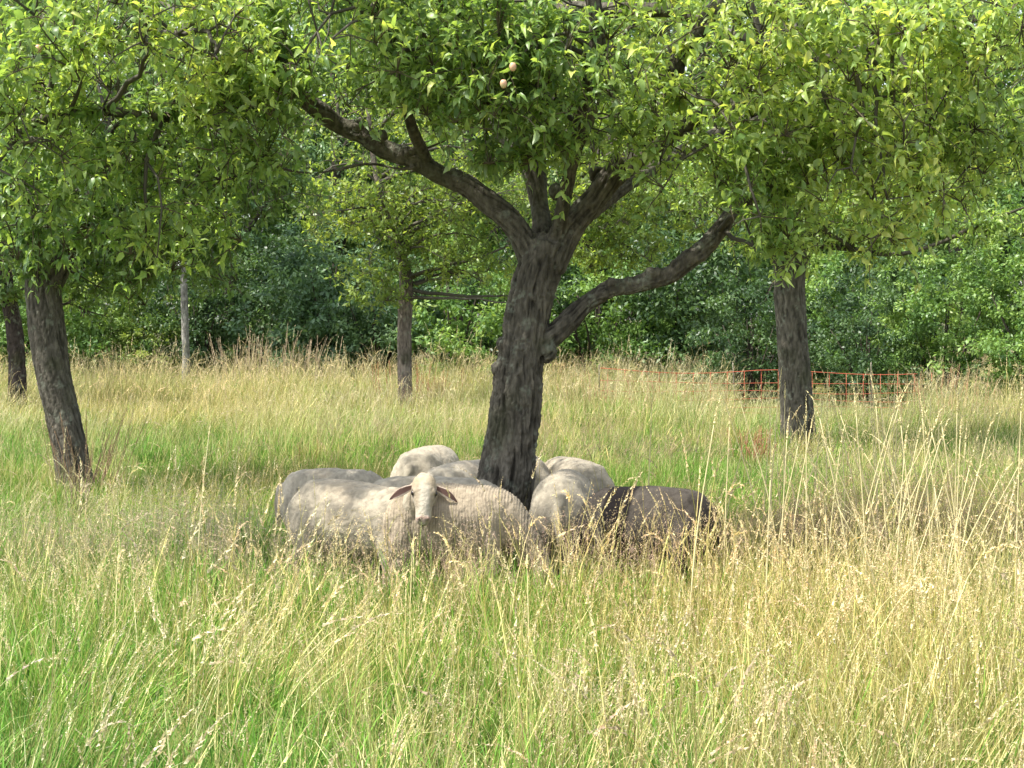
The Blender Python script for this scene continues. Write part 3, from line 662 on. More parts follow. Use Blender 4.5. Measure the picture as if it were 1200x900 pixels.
# ------------------------------------------------------------------ sheep
SHEEP_FOOT = []
CREAM, GREY, BEIGE, TAN = (.31, .27, .205), (.345, .305, .24), (.30, .263, .20), (.285, .248, .19)
def build_sheep(label, px, Y, yaw, s=1.0, wool=BEIGE, pose='graze', voxel=.015, ribs=0, dark=False, top=None, length=1.0, turn=0, pitch=0):
    """px,Y: where the rump (hindmost point) stands"""
    yaw = math.radians(yaw)
    rump = P(px, 500, Y); c = Vector((rump.x, rump.y, 0)) + Vector((math.cos(yaw), math.sin(yaw), 0)) * .52 * s * length
    SHEEP_FOOT.append((c.x, c.y, yaw, .56 * s * length, .25 * s))
    root = thing('sheep', label, 'sheep', c, 'sheep huddled round the big apple trunk', yaw)
    root.rotation_euler = (0, math.radians(pitch), yaw)
    root.scale = (s * length, s, (top / .765) if top else s)
    X = [(-.53, .60, .04, .05), (-.51, .59, .10, .11), (-.46, .575, .155, .165), (-.36, .555, .20, .205), (-.2, .54, .222, .225), (0, .535, .228, .232), (.17, .54, .215, .222), (.31, .555, .185, .20), (.41, .575, .14, .165), (.47, .59, .08, .10)]
    torso = smoothpath([(a, 0, b_) for a, b_, _, _ in X], [c_ for *_, c_, _ in X], .03)
    tw = np.interp(torso[0][:, 0], [x[0] for x in X], [x[2] for x in X]); th = np.interp(torso[0][:, 0], [x[0] for x in X], [x[3] for x in X])
    parts = [loft(torso[0], tw, th, 28, side=(0, 1, 0), ex=2.08)]
    for sy in (-1, 1): parts.append(ball((-.38, .105 * sy, .50), (.14, .105, .19), 16))
    for sy in (-1, 1): parts.append(ball((-.33, .085 * sy, .668), (.11, .07, .075)))
    def limb(pts, r, ex=2.0, side=(0, 1, 0), rw=1.0, n=16):
        p, q = smoothpath(pts, r, .025); parts.append(loft(p, q * rw, q, n, side=side, ex=ex))
    for sy in (-1, 1):
        limb([(.28, .05 * sy, .60), (.29, .095 * sy, .50), (.30, .118 * sy, .40), (.31, .12 * sy, .30), (.30, .115 * sy, .24), (.305, .115 * sy, .12), (.31, .115 * sy, .04), (.325, .115 * sy, 0)], [.05, .088, .072, .045, .033, .024, .028, .030])
        limb([(-.30, .04 * sy, .62), (-.32, .09 * sy, .53), (-.34, .125 * sy, .42), (-.32, .14 * sy, .34), (-.40, .135 * sy, .25), (-.42, .13 * sy, .20), (-.40, .13 * sy, .10), (-.395, .13 * sy, .04), (-.38, .13 * sy, 0)], [.06, .125, .118, .085, .045, .032, .024, .028, .030])
    limb([(-.50, 0, .64), (-.535, 0, .60), (-.55, 0, .50), (-.545, 0, .40), (-.54, 0, .34)], [.05, .035, .030, .026, .012])
    if pose == 'graze':
        ty = turn
        limb([(.30, 0, .60), (.42, .02 * ty, .56), (.53, .05 * ty, .46), (.61, .08 * ty, .35), (.64, .10 * ty, .28)], [.16, .135, .105, .085, .075])
        hb = Vector((.635, .10 * ty, .30)); hd = Vector((.42, .06 * ty, -.90)).normalized(); hs = Vector((0, 1, 0))
        hL = .27
    elif pose == 'look':           # head raised and turned towards the path
        cd = Vector((0 - c.x, 0 - c.y, 0)).normalized(); cl = Matrix.Rotation(-yaw, 3, 'Z') @ cd
        limb([(.24, 0, .60), (.36, .0, .63), (.45, -.03, .69), (.50, -.06, .78), (.52, -.09, .82)], [.17, .14, .112, .095, .06])
        hb = Vector((.50, -.06, .838)) + cl * .03; hd = (cl * .46 + Vector((0, 0, -.89))).normalized(); hs = Vector((0, 0, 1)).cross(cl).normalized()
        hL = .262
    # head: sections from the poll to the lips
    up = hd.cross(hs)
    if up.z < 0 and pose == 'look': up = -up
    if pose != 'look' and up.x < 0: up = -up     # forehead side
    secs = [(-.06, .035, .035, 0), (-.02, .064, .068, .0), (.03, .078, .082, .004), (.08, .080, .080, .006), (.12, .070, .072, .008), (.165, .056, .062, .008), (.21, .050, .053, .004), (.25, .049, .044, -.002), (.28, .042, .034, -.006), (.295, .022, .018, -.01)]
    k = hL / .285
    hp = [hb + hd * (a * k) + up * (u * k) for a, _, _, u in secs]
    kw = k * 1.05
    q, r1 = smoothpath(hp, [x[1] * kw for x in secs], .012); _, r2 = smoothpath(hp, [x[2] * k for x in secs], .012)
    parts.append(loft(q, r1, r2, 24, side=tuple(hs), ex=2.15))
    for sg in (-1, 1):            # brow ridges, nostril wings, cheeks
        parts.append(ball(hb + hd * .085 * k + hs * sg * .055 * k + up * .045 * k, .026 * k))
        parts.append(ball(hb + hd * .262 * k + hs * sg * .024 * k + up * .030 * k, .017 * k))
        parts.append(ball(hb + hd * .11 * k + hs * sg * .04 * k - up * .045 * k, .040 * k))
    parts.append(ball(hb + hd * .272 * k - up * .028 * k, .026 * k))
    me, V, Nn = remeshed(parts, voxel, 3 if pose == 'look' else 4)
    # fleece relief
    rel = V - np.array(hb); la = rel @ np.array(hd); ls = rel @ np.array(hs); lu = rel @ np.array(up)
    head = np.clip(1 - np.maximum(np.abs(la - .12 * k) / (.17 * k), np.maximum(np.abs(ls), np.abs(lu)) / (.11 * k)) ** 8, 0, 1) * (la > -.02)
    leg = np.clip((.30 - V[:, 2]) / .05, 0, 1) * (head < .5)
    skin = np.clip(np.maximum(head, leg), 0, 1)
    lump = (fnoise(V, 5, 12, 2) - .5) * .022 + (fnoise(V * [1, 1, .6], 16, 5, 3) - .5) * .010
    if ribs:
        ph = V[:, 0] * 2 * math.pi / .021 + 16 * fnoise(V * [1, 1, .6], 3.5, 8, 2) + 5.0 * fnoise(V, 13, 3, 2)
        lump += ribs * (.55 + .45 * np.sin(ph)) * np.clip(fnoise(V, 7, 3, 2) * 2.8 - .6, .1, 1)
    wq = V * np.array([1, 1, .55]) + .04 * fnoise(V, 8, 23, 2)[:, None]
    part = np.clip(1 - np.abs(fnoise(wq, 15, 27, 2) * 2 - 1) * 7, 0, 1)              # partings between the locks
    lump -= part * .004
    V2 = V + Nn * (lump * (1 - skin))[:, None]
    base = np.array(wool)
    col = base[None] * ((.78 + .44 * fnoise(V, 6, 50, 3)) * (1 - .16 * part) * (.9 + .2 * fnoise(V * [1, 1, .5], 38, 52, 2)))[:, None]
    dirt = np.clip((.52 - V[:, 2]) / .28, 0, 1) * fnoise(V, 9, 61, 2)
    col = col * (1 - .45 * dirt[:, None]) + np.array([.20, .15, .09]) * (.45 * dirt[:, None])
    st = np.clip((fnoise(V, 4, 66, 2) - .55) * 5, 0, 1)[:, None] * .3; col = col * (1 - st) + np.array([.36, .28, .19]) * st
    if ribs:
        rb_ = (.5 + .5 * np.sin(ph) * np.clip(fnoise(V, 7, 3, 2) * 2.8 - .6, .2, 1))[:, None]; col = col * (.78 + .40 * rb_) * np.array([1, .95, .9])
    face = np.array([.42, .375, .30]); fc = np.tile(face, (len(V), 1))
    side = np.clip((np.abs(ls) - .022 * k) / (.022 * k), 0, 1) * np.clip((la + .05) / .05, 0, 1) * np.clip((.24 * k - la) / (.06 * k), 0, 1)
    fc = fc * (1 - .6 * side[:, None]) + np.array([.22, .16, .095]) * (.6 * side[:, None])
    cr = np.clip((.065 * k - la) / (.05 * k), 0, 1)[:, None] * .6; fc = fc * (1 - cr) + np.array([.34, .27, .17]) * cr
    nose = np.clip((la - .24 * k) / (.02 * k), 0, 1)[:, None]; fc = fc * (1 - nose) + np.array([.34, .22, .18]) * nose
    for sg in (-1, 1):
        dn = np.linalg.norm(rel - np.array(hd * .274 * k + hs * sg * .024 * k + up * .036 * k), axis=1)
        m_ = np.clip(1 - (dn - .010 * k) / (.009 * k), 0, 1)[:, None]; fc = fc * (1 - m_) + np.array([.05, .025, .022]) * m_
        de = np.linalg.norm(rel - np.array(hd * .092 * k + hs * sg * .078 * k + up * .030 * k), axis=1)
        m_ = np.clip(1 - (de - .024 * k) / (.010 * k), 0, 1)[:, None] * .95; fc = fc * (1 - m_) + np.array([.07, .05, .04]) * m_
    mouth = np.exp(-((lu + .012 * k) / (.006 * k)) ** 2)[:, None] * np.clip((la - .255 * k) / (.015 * k), 0, 1)[:, None] * .7
    fc = fc * (1 - mouth) + np.array([.12, .07, .06]) * mouth
    if dark:
        x = V[:, 0] + .05 * (fnoise(V, 9, 4, 2) - .5) + .10 * (V[:, 2] - .5)
        g_ = np.array([.058, .050, .042])[None] * (.7 + .6 * fnoise(V, 8, 3, 3))[:, None]
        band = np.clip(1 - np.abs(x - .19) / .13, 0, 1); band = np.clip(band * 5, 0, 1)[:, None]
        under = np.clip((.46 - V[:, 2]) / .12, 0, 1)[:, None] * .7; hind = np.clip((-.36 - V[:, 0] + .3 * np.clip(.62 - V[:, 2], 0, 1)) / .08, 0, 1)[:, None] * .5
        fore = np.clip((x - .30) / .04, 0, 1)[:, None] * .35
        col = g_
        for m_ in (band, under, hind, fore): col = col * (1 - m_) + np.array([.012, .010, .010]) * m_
        fc = np.tile(np.array([.03, .025, .022]), (len(V), 1))
    sk = skin[:, None]; col = col * (1 - sk) + fc * sk
    if not dark: hoof = np.clip((.035 - V[:, 2]) / .01, 0, 1)[:, None]; col = col * (1 - hoof) + np.array([.05, .04, .035]) * hoof
    # loose wool fibres that soften the outline
    wi = np.where(skin < .15)[0]; pk = wi[rng.integers(0, len(wi), 14000)]
    p0 = V2[pk] - Nn[pk] * .003; dd = nrm(Nn[pk] * .8 + rng.normal(size=(len(pk), 3)) * .45 + np.array([0, 0, -.35])); Lf = (.005 + .006 * rng.random(len(pk)))[:, None]
    sd = nrm(np.cross(dd, rng.normal(size=(len(pk), 3)))) * .0018
    FV = np.stack([p0 - sd, p0 + sd, p0 + dd * Lf], 1).reshape(-1, 3)
    wm_ = M_wool_dark if dark else M_wool
    FC = np.repeat(col[pk] * (.92 + .16 * rng.random((len(pk), 1))), 3, 0)
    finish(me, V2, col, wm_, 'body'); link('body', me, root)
    link('fleece_fibres', mesh_np('fleece_fibres', FV, [np.arange(len(FV)).reshape(-1, 3)], wm_, FC), root, kind='stuff')
    # ears: drooping shells, dark pink inside
    for sg in (-1, 1):
        b0 = hb + hd * .035 * k + hs * sg * .068 * k + up * .0
        out = (hs * sg * 1.0 + Vector((0, 0, -1)) * (.50 if pose == 'look' else .4) + up * .05).normalized()
        pts = []; Ls = .17 * k
        for t in np.linspace(0, 1, 9): pts.append(b0 + out * Ls * t + Vector((0, 0, -1)) * .018 * k * t * t + up * .01 * math.sin(t * 3.1))
        wd = np.array([.014, .019, .023, .026, .027, .025, .020, .012, .003]) * k
        sd_ = (Vector((0, 0, 1)) * .85 + up * .1 + hd * -.2).normalized()
        V, f = loft(pts, wd, np.array([.010, .007, .005, .005, .005, .005, .004, .003, .0015]) * k, 16, side=tuple(sd_))
        nf = np.array(up if pose == 'look' else up)
        cen = np.repeat(np.array([list(p) for p in pts]), 16, 0); cen = np.concatenate([cen, [list(pts[0])], [list(pts[-1])]])
        rl = V - cen; fr = (rl @ nf) > -.0005
        ee = np.abs(rl @ np.array(sd_)) / np.concatenate([np.repeat(wd, 16), [1, 1]])
        inside = (fr & (ee < .80))[:, None]
        if dark: cc = np.tile([.03, .025, .022], (len(V), 1))
        else: cc = np.where(inside, np.array([.15, .085, .07]), np.array([.50, .41, .33]))
        V = V + nf[None] * -.006 * k * (1 - np.clip(ee, 0, 1) ** 2)[:, None]
        link('ear', mesh_np('ear', V, f, M_hide, cc, True), root)
        V, f = ball(hb + hd * .094 * k + hs * sg * .0715 * k + up * .036 * k, (.0165 * k,) * 3)
        link('eye', mesh_np('eye', V, f, M_eye, smooth=True), root)
    return root

build_sheep('cream sheep with its head raised, facing the camera with drooping ears', 345, 10.95, -33, 1.0, CREAM, 'look', .008, pitch=3.5)
build_sheep('pale grey-beige sheep at the left of the flock, its back seen behind the cream one', 329, 11.85, 3, .92, GREY, top=.745, length=.78)
build_sheep('grey sheep in the middle whose back shows just behind the raised head of another', 427, 11.3, -8, .92, GREY, top=.75)
build_sheep('pale sheep farthest back left of the trunk, rump highest in the picture', 480, 13.1, 75, .96, BEIGE, top=.77, turn=1)
build_sheep('greyish sheep seen from behind, left of the trunk, just before the farthest sheep', 508, 12.05, 64, .96, GREY, top=.745, turn=1)
build_sheep('sheep with corded ribbed brown-tinged fleece grazing head down in front of the trunk', 446, 10.5, -3, 1.0, TAN, voxel=.0085, ribs=.008, top=.77, length=.84)
build_sheep('beige sheep standing rump to the camera directly right of the trunk', 656, 10.65, 84, .95, BEIGE, top=.80, length=.9)
build_sheep('whitish sheep half hidden behind the trunk, its back showing on the right side of it', 618, 12.2, 94, .98, CREAM, top=.79)
build_sheep('whitish sheep behind the dark one, rump towards the camera', 697, 12.15, 106, .98, CREAM, top=.755)
build_sheep('dark grey-brown sheep with a black band across its shoulders', 836, 10.3, 156, 1.0, GREY, dark=True, top=.76, length=.80)

# ------------------------------------------------------------------ meadow grass
LIB = bpy.data.collections.new('grass_tufts')
class Tuft:
    def __init__(s): s.V = []; s.T = []; s.Q = []; s.C = []; s.n = 0
    def ribbon(s, pts, wd, side, col):
        m = len(pts); pts = np.asarray(pts); V = []
        for i in range(m):
            if i < m - 1: V += [pts[i] - side * wd[i] / 2, pts[i] + side * wd[i] / 2]
            else: V += [pts[i]]
        for i in range(m - 2): s.Q.append([s.n + 2 * i, s.n + 2 * i + 1, s.n + 2 * i + 3, s.n + 2 * i + 2])
        s.T.append([s.n + 2 * (m - 2), s.n + 2 * (m - 2) + 1, s.n + 2 * m - 2])
        s.V += V; s.C += [col] * len(V); s.n += len(V)
    def tri(s, a, b_, c, col):
        s.V += [a, b_, c]; s.T.append([s.n, s.n + 1, s.n + 2]); s.C += [col] * 3; s.n += 3
    def blade(s, base, h, lean, wd, col, droop=.5, m=5):
        an = rng.random() * 6.28; d = np.array([math.cos(an), math.sin(an), 0]); sa = rng.random() * 6.28
        side = nrm(np.array([-d[1], d[0], 0]) + .5 * np.array([math.cos(sa), math.sin(sa), 0]))
        t = np.linspace(0, 1, m); x = lean * t ** 1.6; z = t - droop * lean * t ** 3
        pts = base + h * (x[:, None] * d + z[:, None] * np.array([0, 0, 1.]))
        s.ribbon(pts, wd * np.array([.8, 1, .9, .6, 0][:m]), side, col); return pts, d
    def mesh(s, name, mat):
        me = mesh_np(name, np.array(s.V), [f for f in (np.array(s.Q).reshape(-1, 4), np.array(s.T).reshape(-1, 3)) if len(f)], mat, np.array(s.C))
        return me
def jit(c, a=.18): return np.array(c) * max(.5, 1 + a * rng.normal()) * (1 + .03 * rng.normal(size=3))
GREENS = [(.10, .23, .035), (.15, .29, .045), (.075, .18, .035), (.21, .32, .065)]
YGREEN = [(.26, .31, .09), (.32, .34, .12), (.20, .27, .07)]
STRAW = [(.50, .45, .19), (.38, .35, .14), (.58, .53, .28), (.30, .31, .11), (.25, .20, .10)]
BROWN = [(.30, .23, .15), (.35, .27, .19), (.27, .20, .13)]
def pick(L_): return jit(L_[rng.integers(0, len(L_))])
def base_pt(sp): a_ = rng.random() * 6.28; r = sp * math.sqrt(rng.random()); return np.array([r * math.cos(a_), r * math.sin(a_), -.02])
def head_spike(T, p, d, L_, w_, col, n=12, droop=.4):
    """dense tapering seed head made of slanted spikelets"""
    d = nrm(d); pos = p.copy()
    for i in range(n):
        t = i / n; d = nrm(d + np.array([0, 0, -droop / n])); pos = pos + d * L_ / n
        a_ = rng.random() * 6.28; o = nrm(np.cross(d, np.array([math.cos(a_), math.sin(a_), .3])))
        wl = w_ * 1.15 * (1 - .6 * t) * (.7 + .6 * rng.random()); c = jit(col, .15)
        q = nrm(d * 1.9 + o) * wl * 2.1; s_ = np.cross(q, d) ; s_ = nrm(s_) * wl * .38
        T.tri(pos - s_, pos + s_, pos + q, c); T.tri(pos - s_, pos + s_, pos - q * .25 + o * wl, c)
def head_panicle(T, p, d, L_, w_, col, n=16):
    """open airy panicle: hair branches with small spikelets at their ends"""
    d = nrm(d)
    for i in range(n):
        t = rng.random(); b_ = p + d * L_ * t; a_ = rng.random() * 6.28
        o = nrm(np.array([math.cos(a_), math.sin(a_), .5 + .6 * rng.random()])) * w_ * (1 - .75 * t) * (.4 + .6 * rng.random())
        e_ = b_ + o; side = nrm(np.cross(o, d + .01)) * .0006
        c = jit(col, .15); T.tri(b_ - side, b_ + side, e_, c)
        s2 = nrm(rng.normal(size=3)) * .0022; q = nrm(o + rng.normal(size=3) * .3) * .0075
        T.tri(e_ - s2, e_ + s2, e_ + q, c)
def tuft_green(h, n=26, pal=GREENS, w_=.0062, sp=.09, dry=.10):
    T = Tuft()
    for i in range(n):
        c = pick(pal) if rng.random() > dry else pick(STRAW)
        T.blade(base_pt(sp), h * (.45 + .65 * rng.random()), .12 + .65 * rng.random() ** 1.4, w_ * (.6 + .7 * rng.random()), c, .55)
    return T
def tuft_stems(h, n, kind, pal=STRAW, sp=.10, leaves=8):
    T = Tuft()
    for i in range(n):
        c = pick(pal); hh = h * (.7 + .45 * rng.random())
        pts, d = T.blade(base_pt(sp), hh, .05 + .38 * rng.random() ** 1.5, .0042 if kind in ('spike', 'oat') else .003, c, .3)
        dr = pts[-1] - pts[-2]
        pts = pts[-2] + (pts[-1] - pts[-2]) * .3
        if kind == 'spike': head_spike(T, pts, dr, .08 + .09 * rng.random(), .0070, jit((.56, .48, .28), .18), 12, .3 + .8 * rng.random())
        elif kind == 'oat': head_spike(T, pts, dr, .15 + .11 * rng.random(), .0115, jit((.60, .52, .33), .18), 15, .5 + 1.0 * rng.random())
        elif kind == 'haze': head_panicle(T, pts, dr, .12 + .06 * rng.random(), .045, jit((.38, .29, .23), .12), 22)
        elif kind == 'pale': head_panicle(T, pts, dr, .15 + .06 * rng.random(), .035, jit((.56, .47, .30), .12), 22)
    for i in range(leaves):
        T.blade(base_pt(sp), h * (.3 + .42 * rng.random()), .15 + .5 * rng.random(), .0045, pick(pal if rng.random() < .45 else YGREEN if rng.random() < .6 else GREENS), .5)
    return T
kinds = []
def reg(T, tag_):
    o = bpy.data.objects.new('tuft_%03d' % len(kinds), T.mesh('tuft', M_grass)); LIB.objects.link(o); kinds.append(tag_)
for k in range(5): reg(tuft_green(.36 + .05 * k, 30), 'green')
for k in range(3): reg(tuft_green(.40, 26, YGREEN, .0045, .1, .3), 'ygreen')
for k in range(3): reg(tuft_green(.50 + .05 * k, 26, STRAW + YGREEN[:1], .0046, .1, 0), 'straw')
for k in range(4): reg(tuft_stems(.60 + .06 * k, 3, 'spike', leaves=22), 'spike')
for k in range(3): reg(tuft_stems(.72 + .06 * k, 3, 'oat', leaves=22), 'oat')
for k in range(4): reg(tuft_stems(.50 + .03 * k, 9, 'haze', BROWN, .12, 4), 'haze')
for k in range(3): reg(tuft_stems(.56 + .04 * k, 8, 'pale'), 'pale')
for k in range(3): reg(tuft_green(.42, 22, YGREEN + STRAW[:2], .010, .14, .25), 'farblade')   # coarser clumps of the far sward
for k in range(3): reg(tuft_green(.44, 20, STRAW[:3] + YGREEN[1:2], .009, .14, 0), 'farstraw')
for k in range(3): reg(tuft_green(.36, 20, GREENS, .010, .14, .05), 'fargreen')
kinds = np.array(kinds)
KI = {k: np.where(kinds == k)[0] for k in set(kinds)}

def gn_scatter(name, pts, idx, rot, scl, tint, label, cat='grass'):
    me = bpy.data.meshes.new(name); me.vertices.add(len(pts)); me.vertices.foreach_set('co', pts.astype(np.float32).reshape(-1))
    def at(n_, ty, key, arr): a_ = me.attributes.new(n_, ty, 'POINT'); a_.data.foreach_set(key, arr.reshape(-1))
    at('idx', 'INT', 'value', idx.astype(np.int32)); at('rot', 'FLOAT_VECTOR', 'vector', rot.astype(np.float32))
    at('scl', 'FLOAT_VECTOR', 'vector', scl.astype(np.float32)); at('tint', 'FLOAT_VECTOR', 'vector', tint.astype(np.float32))
    o = link(name, me, kind='stuff', label=label, category=cat)
    ng = bpy.data.node_groups.new('scatter', 'GeometryNodeTree')
    ng.interface.new_socket('Geometry', in_out='INPUT', socket_type='NodeSocketGeometry'); ng.interface.new_socket('Geometry', in_out='OUTPUT', socket_type='NodeSocketGeometry')
    N_, L_ = ng.nodes, ng.links
    gi = N_.new('NodeGroupInput'); go = N_.new('NodeGroupOutput'); ip = N_.new('GeometryNodeInstanceOnPoints')
    ci = N_.new('GeometryNodeCollectionInfo'); ci.inputs[0].default_value = LIB; ci.inputs['Separate Children'].default_value = True; ci.inputs['Reset Children'].default_value = True
    def na_(n_, dt): q = N_.new('GeometryNodeInputNamedAttribute'); q.data_type = dt; q.inputs[0].default_value = n_; return q.outputs[0]
    L_.new(gi.outputs[0], ip.inputs['Points']); L_.new(ci.outputs[0], ip.inputs['Instance']); ip.inputs['Pick Instance'].default_value = True
    L_.new(na_('idx', 'INT'), ip.inputs['Instance Index'])
    er = N_.new('FunctionNodeEulerToRotation'); L_.new(na_('rot', 'FLOAT_VECTOR'), er.inputs[0]); L_.new(er.outputs[0], ip.inputs['Rotation'])
    L_.new(na_('scl', 'FLOAT_VECTOR'), ip.inputs['Scale']); L_.new(ip.outputs[0], go.inputs[0])
    md = o.modifiers.new('scatter', 'NODES'); md.node_group = ng
    return o

def strip(y0, y1, dens, margin=1.8):
    n = int(dens * (.305 * (y1 ** 2 - y0 ** 2) + 2 * margin * (y1 - y0)))
    y = np.sqrt(rng.random(n * 2) * (y1 ** 2 - y0 ** 2) + y0 ** 2)
    x = (rng.random(n * 2) * 2 - 1) * (.305 * y1 + margin)
    k = np.abs(x) < .305 * y + margin
    return x[k][:n], y[k][:n]
xs_, ys_ = [], []
for y0, y1, de in ((4.5, 9, 125), (9, 13, 110), (13, 18, 80), (18, 26, 52), (26, 36, 34), (36, 47, 24)):
    x, y = strip(y0, y1, de); xs_.append(x); ys_.append(y)
x = np.concatenate(xs_); y = np.concatenate(ys_)
# keep clear of trunks and thin it under the sheep
keepm = np.ones(len(x), bool); low = np.ones(len(x))
for bx, by, r in ((baseM.x, baseM.y, .27), (baseL.x, baseL.y, .24), (baseR.x, baseR.y, .26)):
    keepm &= (x - bx) ** 2 + (y - by) ** 2 > r * r
for cx, cy, yw, la, lb in SHEEP_FOOT:
    u = (x - cx) * math.cos(yw) + (y - cy) * math.sin(yw); v = -(x - cx) * math.sin(yw) + (y - cy) * math.cos(yw)
    d2 = (u / (la + .05)) ** 2 + (v / (lb + .05)) ** 2
    low = np.where(d2 < 1, np.minimum(low, .50), np.where(d2 < 1.7, np.minimum(low, .8), low))
x, y, low = x[keepm], y[keepm], low[keepm]
N0 = len(x)
px = CX + x / y * F
nA = n2(x, y, .45, 1); nB = n2(x, y, 1.3, 11); nC = n2(x, y, .22, 21)
# how dry each spot is (0 green .. 1 straw), from how the meadow lies
right = np.clip((px - 560) / 420, 0, 1)
fore = np.clip((12.5 - y) / 3, 0, 1)
dry = np.where(y < 12.5, .14 + .62 * right, .0)
mid = (y >= 12.5) & (y < 21)
dry = np.where(mid, .12 + .16 * (px > 900), dry)
dry = np.where(y >= 21, np.clip(.26 + (y - 21) / 11, 0, .86), dry)
dry = np.clip(dry + (nA - .5) * .95 + (nB - .5) * .85, .02, .92)
haze = np.clip(1 - ((x + 2.0) / 1.7) ** 2 - ((y - 10.9) / 1.3) ** 2, 0, 1) + np.clip(1 - ((x - 2.3) / 1.5) ** 2 - ((y - 11.6) / 1.5) ** 2, 0, 1) \
     + .8 * np.clip(1 - ((x - 1.2) / 2.0) ** 2 - ((y - 20) / 2.2) ** 2, 0, 1) + .5 * np.clip((nC - .62) * 6, 0, 1)
u1 = rng.random(N0); u2 = rng.random(N0)
kind = np.full(N0, 'green', dtype='<U8')
kind = np.where(u1 < .18 + .1 * dry, 'ygreen', kind)
isd = u2 < dry
kd_ = rng.choice(['straw', 'spike', 'spike', 'oat', 'pale'], N0, p=[.38, .22, .18, .13, .09])
kind = np.where(isd, kd_, kind)
kind = np.where(rng.random(N0) < np.maximum(haze * .42, np.clip(1 - ((x + .1) / 1.7) ** 2 - ((y - 9.5) / .9) ** 2, 0, 1) * .20), 'haze', kind)
kind = np.where((~isd) & (rng.random(N0) < .02), 'spike', kind)
kind = np.where((~isd) & (rng.random(N0) < .05), 'pale', kind)
far = (y > 19) & (rng.random(N0) < .62)
kind = np.where(far & (kind == 'green'), 'fargreen', kind); kind = np.where(far & (kind == 'ygreen'), 'farblade', kind)
kind = np.where(far & (kind == 'straw'), 'farstraw', kind)
idx = np.array([KI[k][rng.integers(0, len(KI[k]))] for k in kind])
s = .8 + .35 * rng.random(N0) + .55 * (n2(x, y, .9, 31) - .5)
s *= np.where(y > 30, .75 + .55 * n2(x, y, .5, 83), 1.0)
s *= np.where((y > 26.5) & (px > 855) & (px < 1065), .5, 1.0)
s *= np.where((y > 24.5) & (y < 29) & (px > 600) & (px < 840), 1.25, 1.0)
s *= np.where(y > 24, 1 + np.clip((y - 24) / 14, 0, 1) * .35, 1.0)
s *= np.where((y > 12.5) & (y < 20), .80 - .2 * np.clip((nB - .5) * 4, 0, 1), 1)
s *= np.where((x > 1.7) & (y < 10), 1.06, 1)
infront = np.clip(1 - ((x + .2) / 2.1) ** 4, 0, 1) * np.clip(1 - ((y - 9.35) / .95) ** 4, 0, 1)
s *= 1 + .08 * infront
tall = np.where(low < 1, np.where(np.isin(kind, ['spike', 'oat', 'pale', 'haze']), low * .62, low), 1.0)
s3 = np.stack([s * np.where(low < .6, .7, 1), s * np.where(low < .6, .7, 1), s * tall], 1)
lodge = np.clip((n2(x, y, .7, 61) - .55) * 5, 0, 1)          # patches pressed over by wind and hooves
rot = np.stack([rng.normal(size=N0) * .13 + (n2(x, y, .5, 62) - .5) * .7 * lodge, rng.normal(size=N0) * .13 + .10 + (.25 + .4 * rng.random(N0)) * lodge, rng.random(N0) * 6.28], 1)
sp_ = rng.random(N0); rot[:, 2] = np.where(lodge > .3, rng.normal(size=N0) * .6, rot[:, 2])
tb = (.86 + .3 * n2(x, y, .6, 41))[:, None] * (.88 + .24 * rng.random((N0, 1)))
warm = (n2(x, y, .35, 51) - .5)[:, None]
tint = tb * (1 + warm * np.array([.25, .0, -.2]))
pts = np.stack([x, y, gz(x, y)], 1)
groups = [('meadow_grass', ('green', 'ygreen', 'fargreen', 'farblade'), 'long green grass blades of the orchard meadow'),
          ('dry_meadow_grass', ('straw', 'spike', 'oat', 'pale', 'farstraw'), 'straw-coloured flowering grass stems and seed heads of the meadow'),
          ('bent_grass', ('haze',), 'hazy purple-brown panicles of fine bent grass')]
for nm, ks, lab in groups:
    m_ = np.isin(kind, ks); gn_scatter(nm, pts[m_], idx[m_], rot[m_], s3[m_], tint[m_], lab)

# ------------------------------------------------------------------ single tall stalks and dry plants
def stalk_mesh(pts, r, headL, headw, col, n=26, droop=.3):
    q, rr = smoothpath(pts, r, .05); V, f = loft(q, rr, rr, 5)
    T = Tuft(); head_spike(T, q[-1] - (q[-1] - q[-2]), q[-1] - q[-2], headL, headw, np.array(col) * 1.1, n, droop)
    hv = np.array(T.V); parts = [(V, f), (hv, [np.array(T.T)])]
    V, f = join(parts); return mesh_np('stalk', V, f, M_dry, np.array(col)[None] * (.85 + .3 * rng.random((len(V), 1))))
b0 = P(240, 371, 8.9)
st = link('tall_grass_stalk', stalk_mesh([(0, 0, 0), (.01, 0, .4), (.03, .0, .8), (.075, 0, 1.22)], [.0045, .004, .003, .0016], .09, .008, (.66, .60, .34)))
st.location = (b0.x - .05, b0.y, 0); st['label'] = 'single tall pale yellow grass stalk left of the sheep'; st['category'] = 'grass stalk'
T = []
for i in range(85):     # thicket of very tall straw stalks on the right
    X_ = 2.3 + rng.normal() * .55; Y_ = 8.3 + rng.random() * 3.7; h_ = .85 + .45 * rng.random(); lx = rng.normal() * .16
    q, rr = smoothpath([(X_, Y_, 0), (X_ + lx * .3, Y_, h_ * .5), (X_ + lx, Y_, h_)], [.0045, .004, .002], .1); T.append(loft(q, rr, rr, 4))
    tt = Tuft(); head_spike(tt, q[-1], q[-1] - q[-2], .12 + .10 * rng.random(), .012, (.66, .58, .38), 18, .4 + rng.random()); T.append((np.array(tt.V), [np.array(tt.T)]))
V, f = join(T)
link('tall_straw_stalks', mesh_np('tall_straw_stalks', V, f, M_dry, np.array([.66, .58, .32])[None] * (.8 + .35 * fnoise(V, 9, 2, 2))[:, None]), kind='stuff', label='very tall straw stalks rising above the meadow on the right', category='grass')

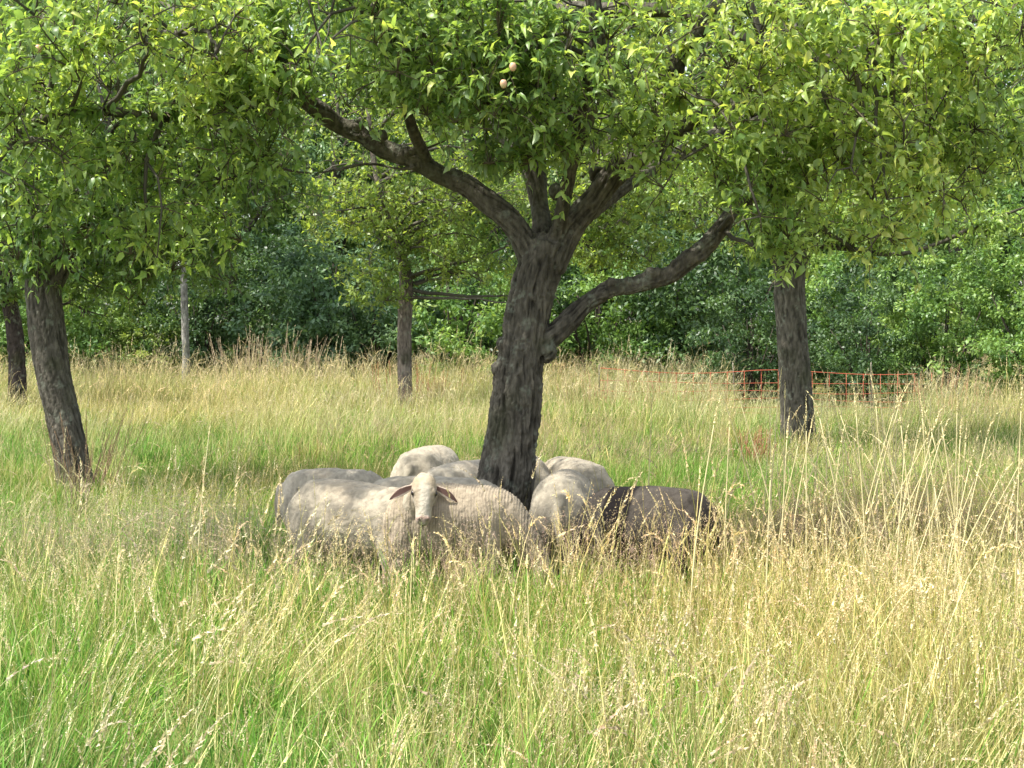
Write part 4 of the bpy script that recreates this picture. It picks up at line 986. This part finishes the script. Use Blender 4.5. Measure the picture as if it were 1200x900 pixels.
def dry_plant(label, px_, py_, Y_, n, h_, sp, col, name='dead_dock_plant', lean=.15, w_=.006):
    c = P(px_, py_, Y_); T = []; cols = []
    for i in range(n):
        an = rng.random() * 6.28; r = sp * rng.random(); hh = h_ * (.5 + .6 * rng.random()); a0 = np.array([r * math.cos(an), r * math.sin(an), 0])
        e0 = a0 + np.array([math.cos(an) * lean * hh + rng.normal() * .06, math.sin(an) * lean * hh, hh])
        q, rr = smoothpath([a0, (a0 + e0) / 2 + rng.normal(size=3) * .02, e0], [w_, w_ * .75, w_ * .3], .08); T.append(loft(q, rr, rr, 4))
        tt = Tuft(); head_spike(tt, q[-1] - (q[-1] - q[0]) * .35, q[-1] - q[-2], hh * .38, w_ * 2.4, (.3, .18, .1), 16, .2 + rng.random() * .6); T.append((np.array(tt.V), [np.array(tt.T)]))
    V, f = join(T); cc = np.array(col)[None] * (.65 + .7 * fnoise(V, 14, 2, 2))[:, None]
    o = link(name, mesh_np(name, V, f, M_dry, cc)); o.location = (c.x, c.y, 0); o['label'] = label; o['category'] = 'dead plant'
    return o
dry_plant('rusty brown dead grass and weeds heaped against the foot of the left apple tree', 94, 500, 16.3, 44, .85, .26, (.27, .18, .11), 'dead_weed_clump', .35, .004)
dry_plant('small dark dead weed standing in front of the left apple tree', 90, 500, 14.6, 12, .55, .08, (.12, .085, .06), 'dead_weed_clump', .15, .005)
for px_, Y_, n, h_, lab in ((300, 38, 26, 1.5, 'tall pale dead dock stalks in front of the dark hedge, left group'), (350, 38.5, 26, 1.35, 'tall pale dead dock stalks in front of the dark hedge, right group'),
                            (272, 39, 12, 1.3, 'few dead stalks beside the pale birch-like trunk')):
    dry_plant(lab, px_, 400, Y_, n, h_, .9, (.42, .33, .22), 'dead_dock_plant', .2, .009)
dry_plant('reddish brown dry dock patch left of the dead stalks at the far end', 500, 400, 33, 40, .85, 1.0, (.36, .18, .09), 'dead_dock_plant', .1, .008)
dry_plant('reddish dock plant in the grass just left of the foot of the right tree', 885, 400, 19.8, 26, .5, .25, (.34, .17, .09), 'dead_dock_plant', .2, .006)
for px_, Y_, lab in ((790, 28.5, 'rusty dead weeds in front of the netting left of the right tree'), (1100, 27.5, 'pale tall dead weeds in front of the netting right of the right tree'), (700, 29, 'rusty dead weeds in front of the netting beside the big trunk')):
    dry_plant(lab, px_, 400, Y_, 34, .95, .9, (.44, .28, .16), 'dead_weed_clump', .15, .006)
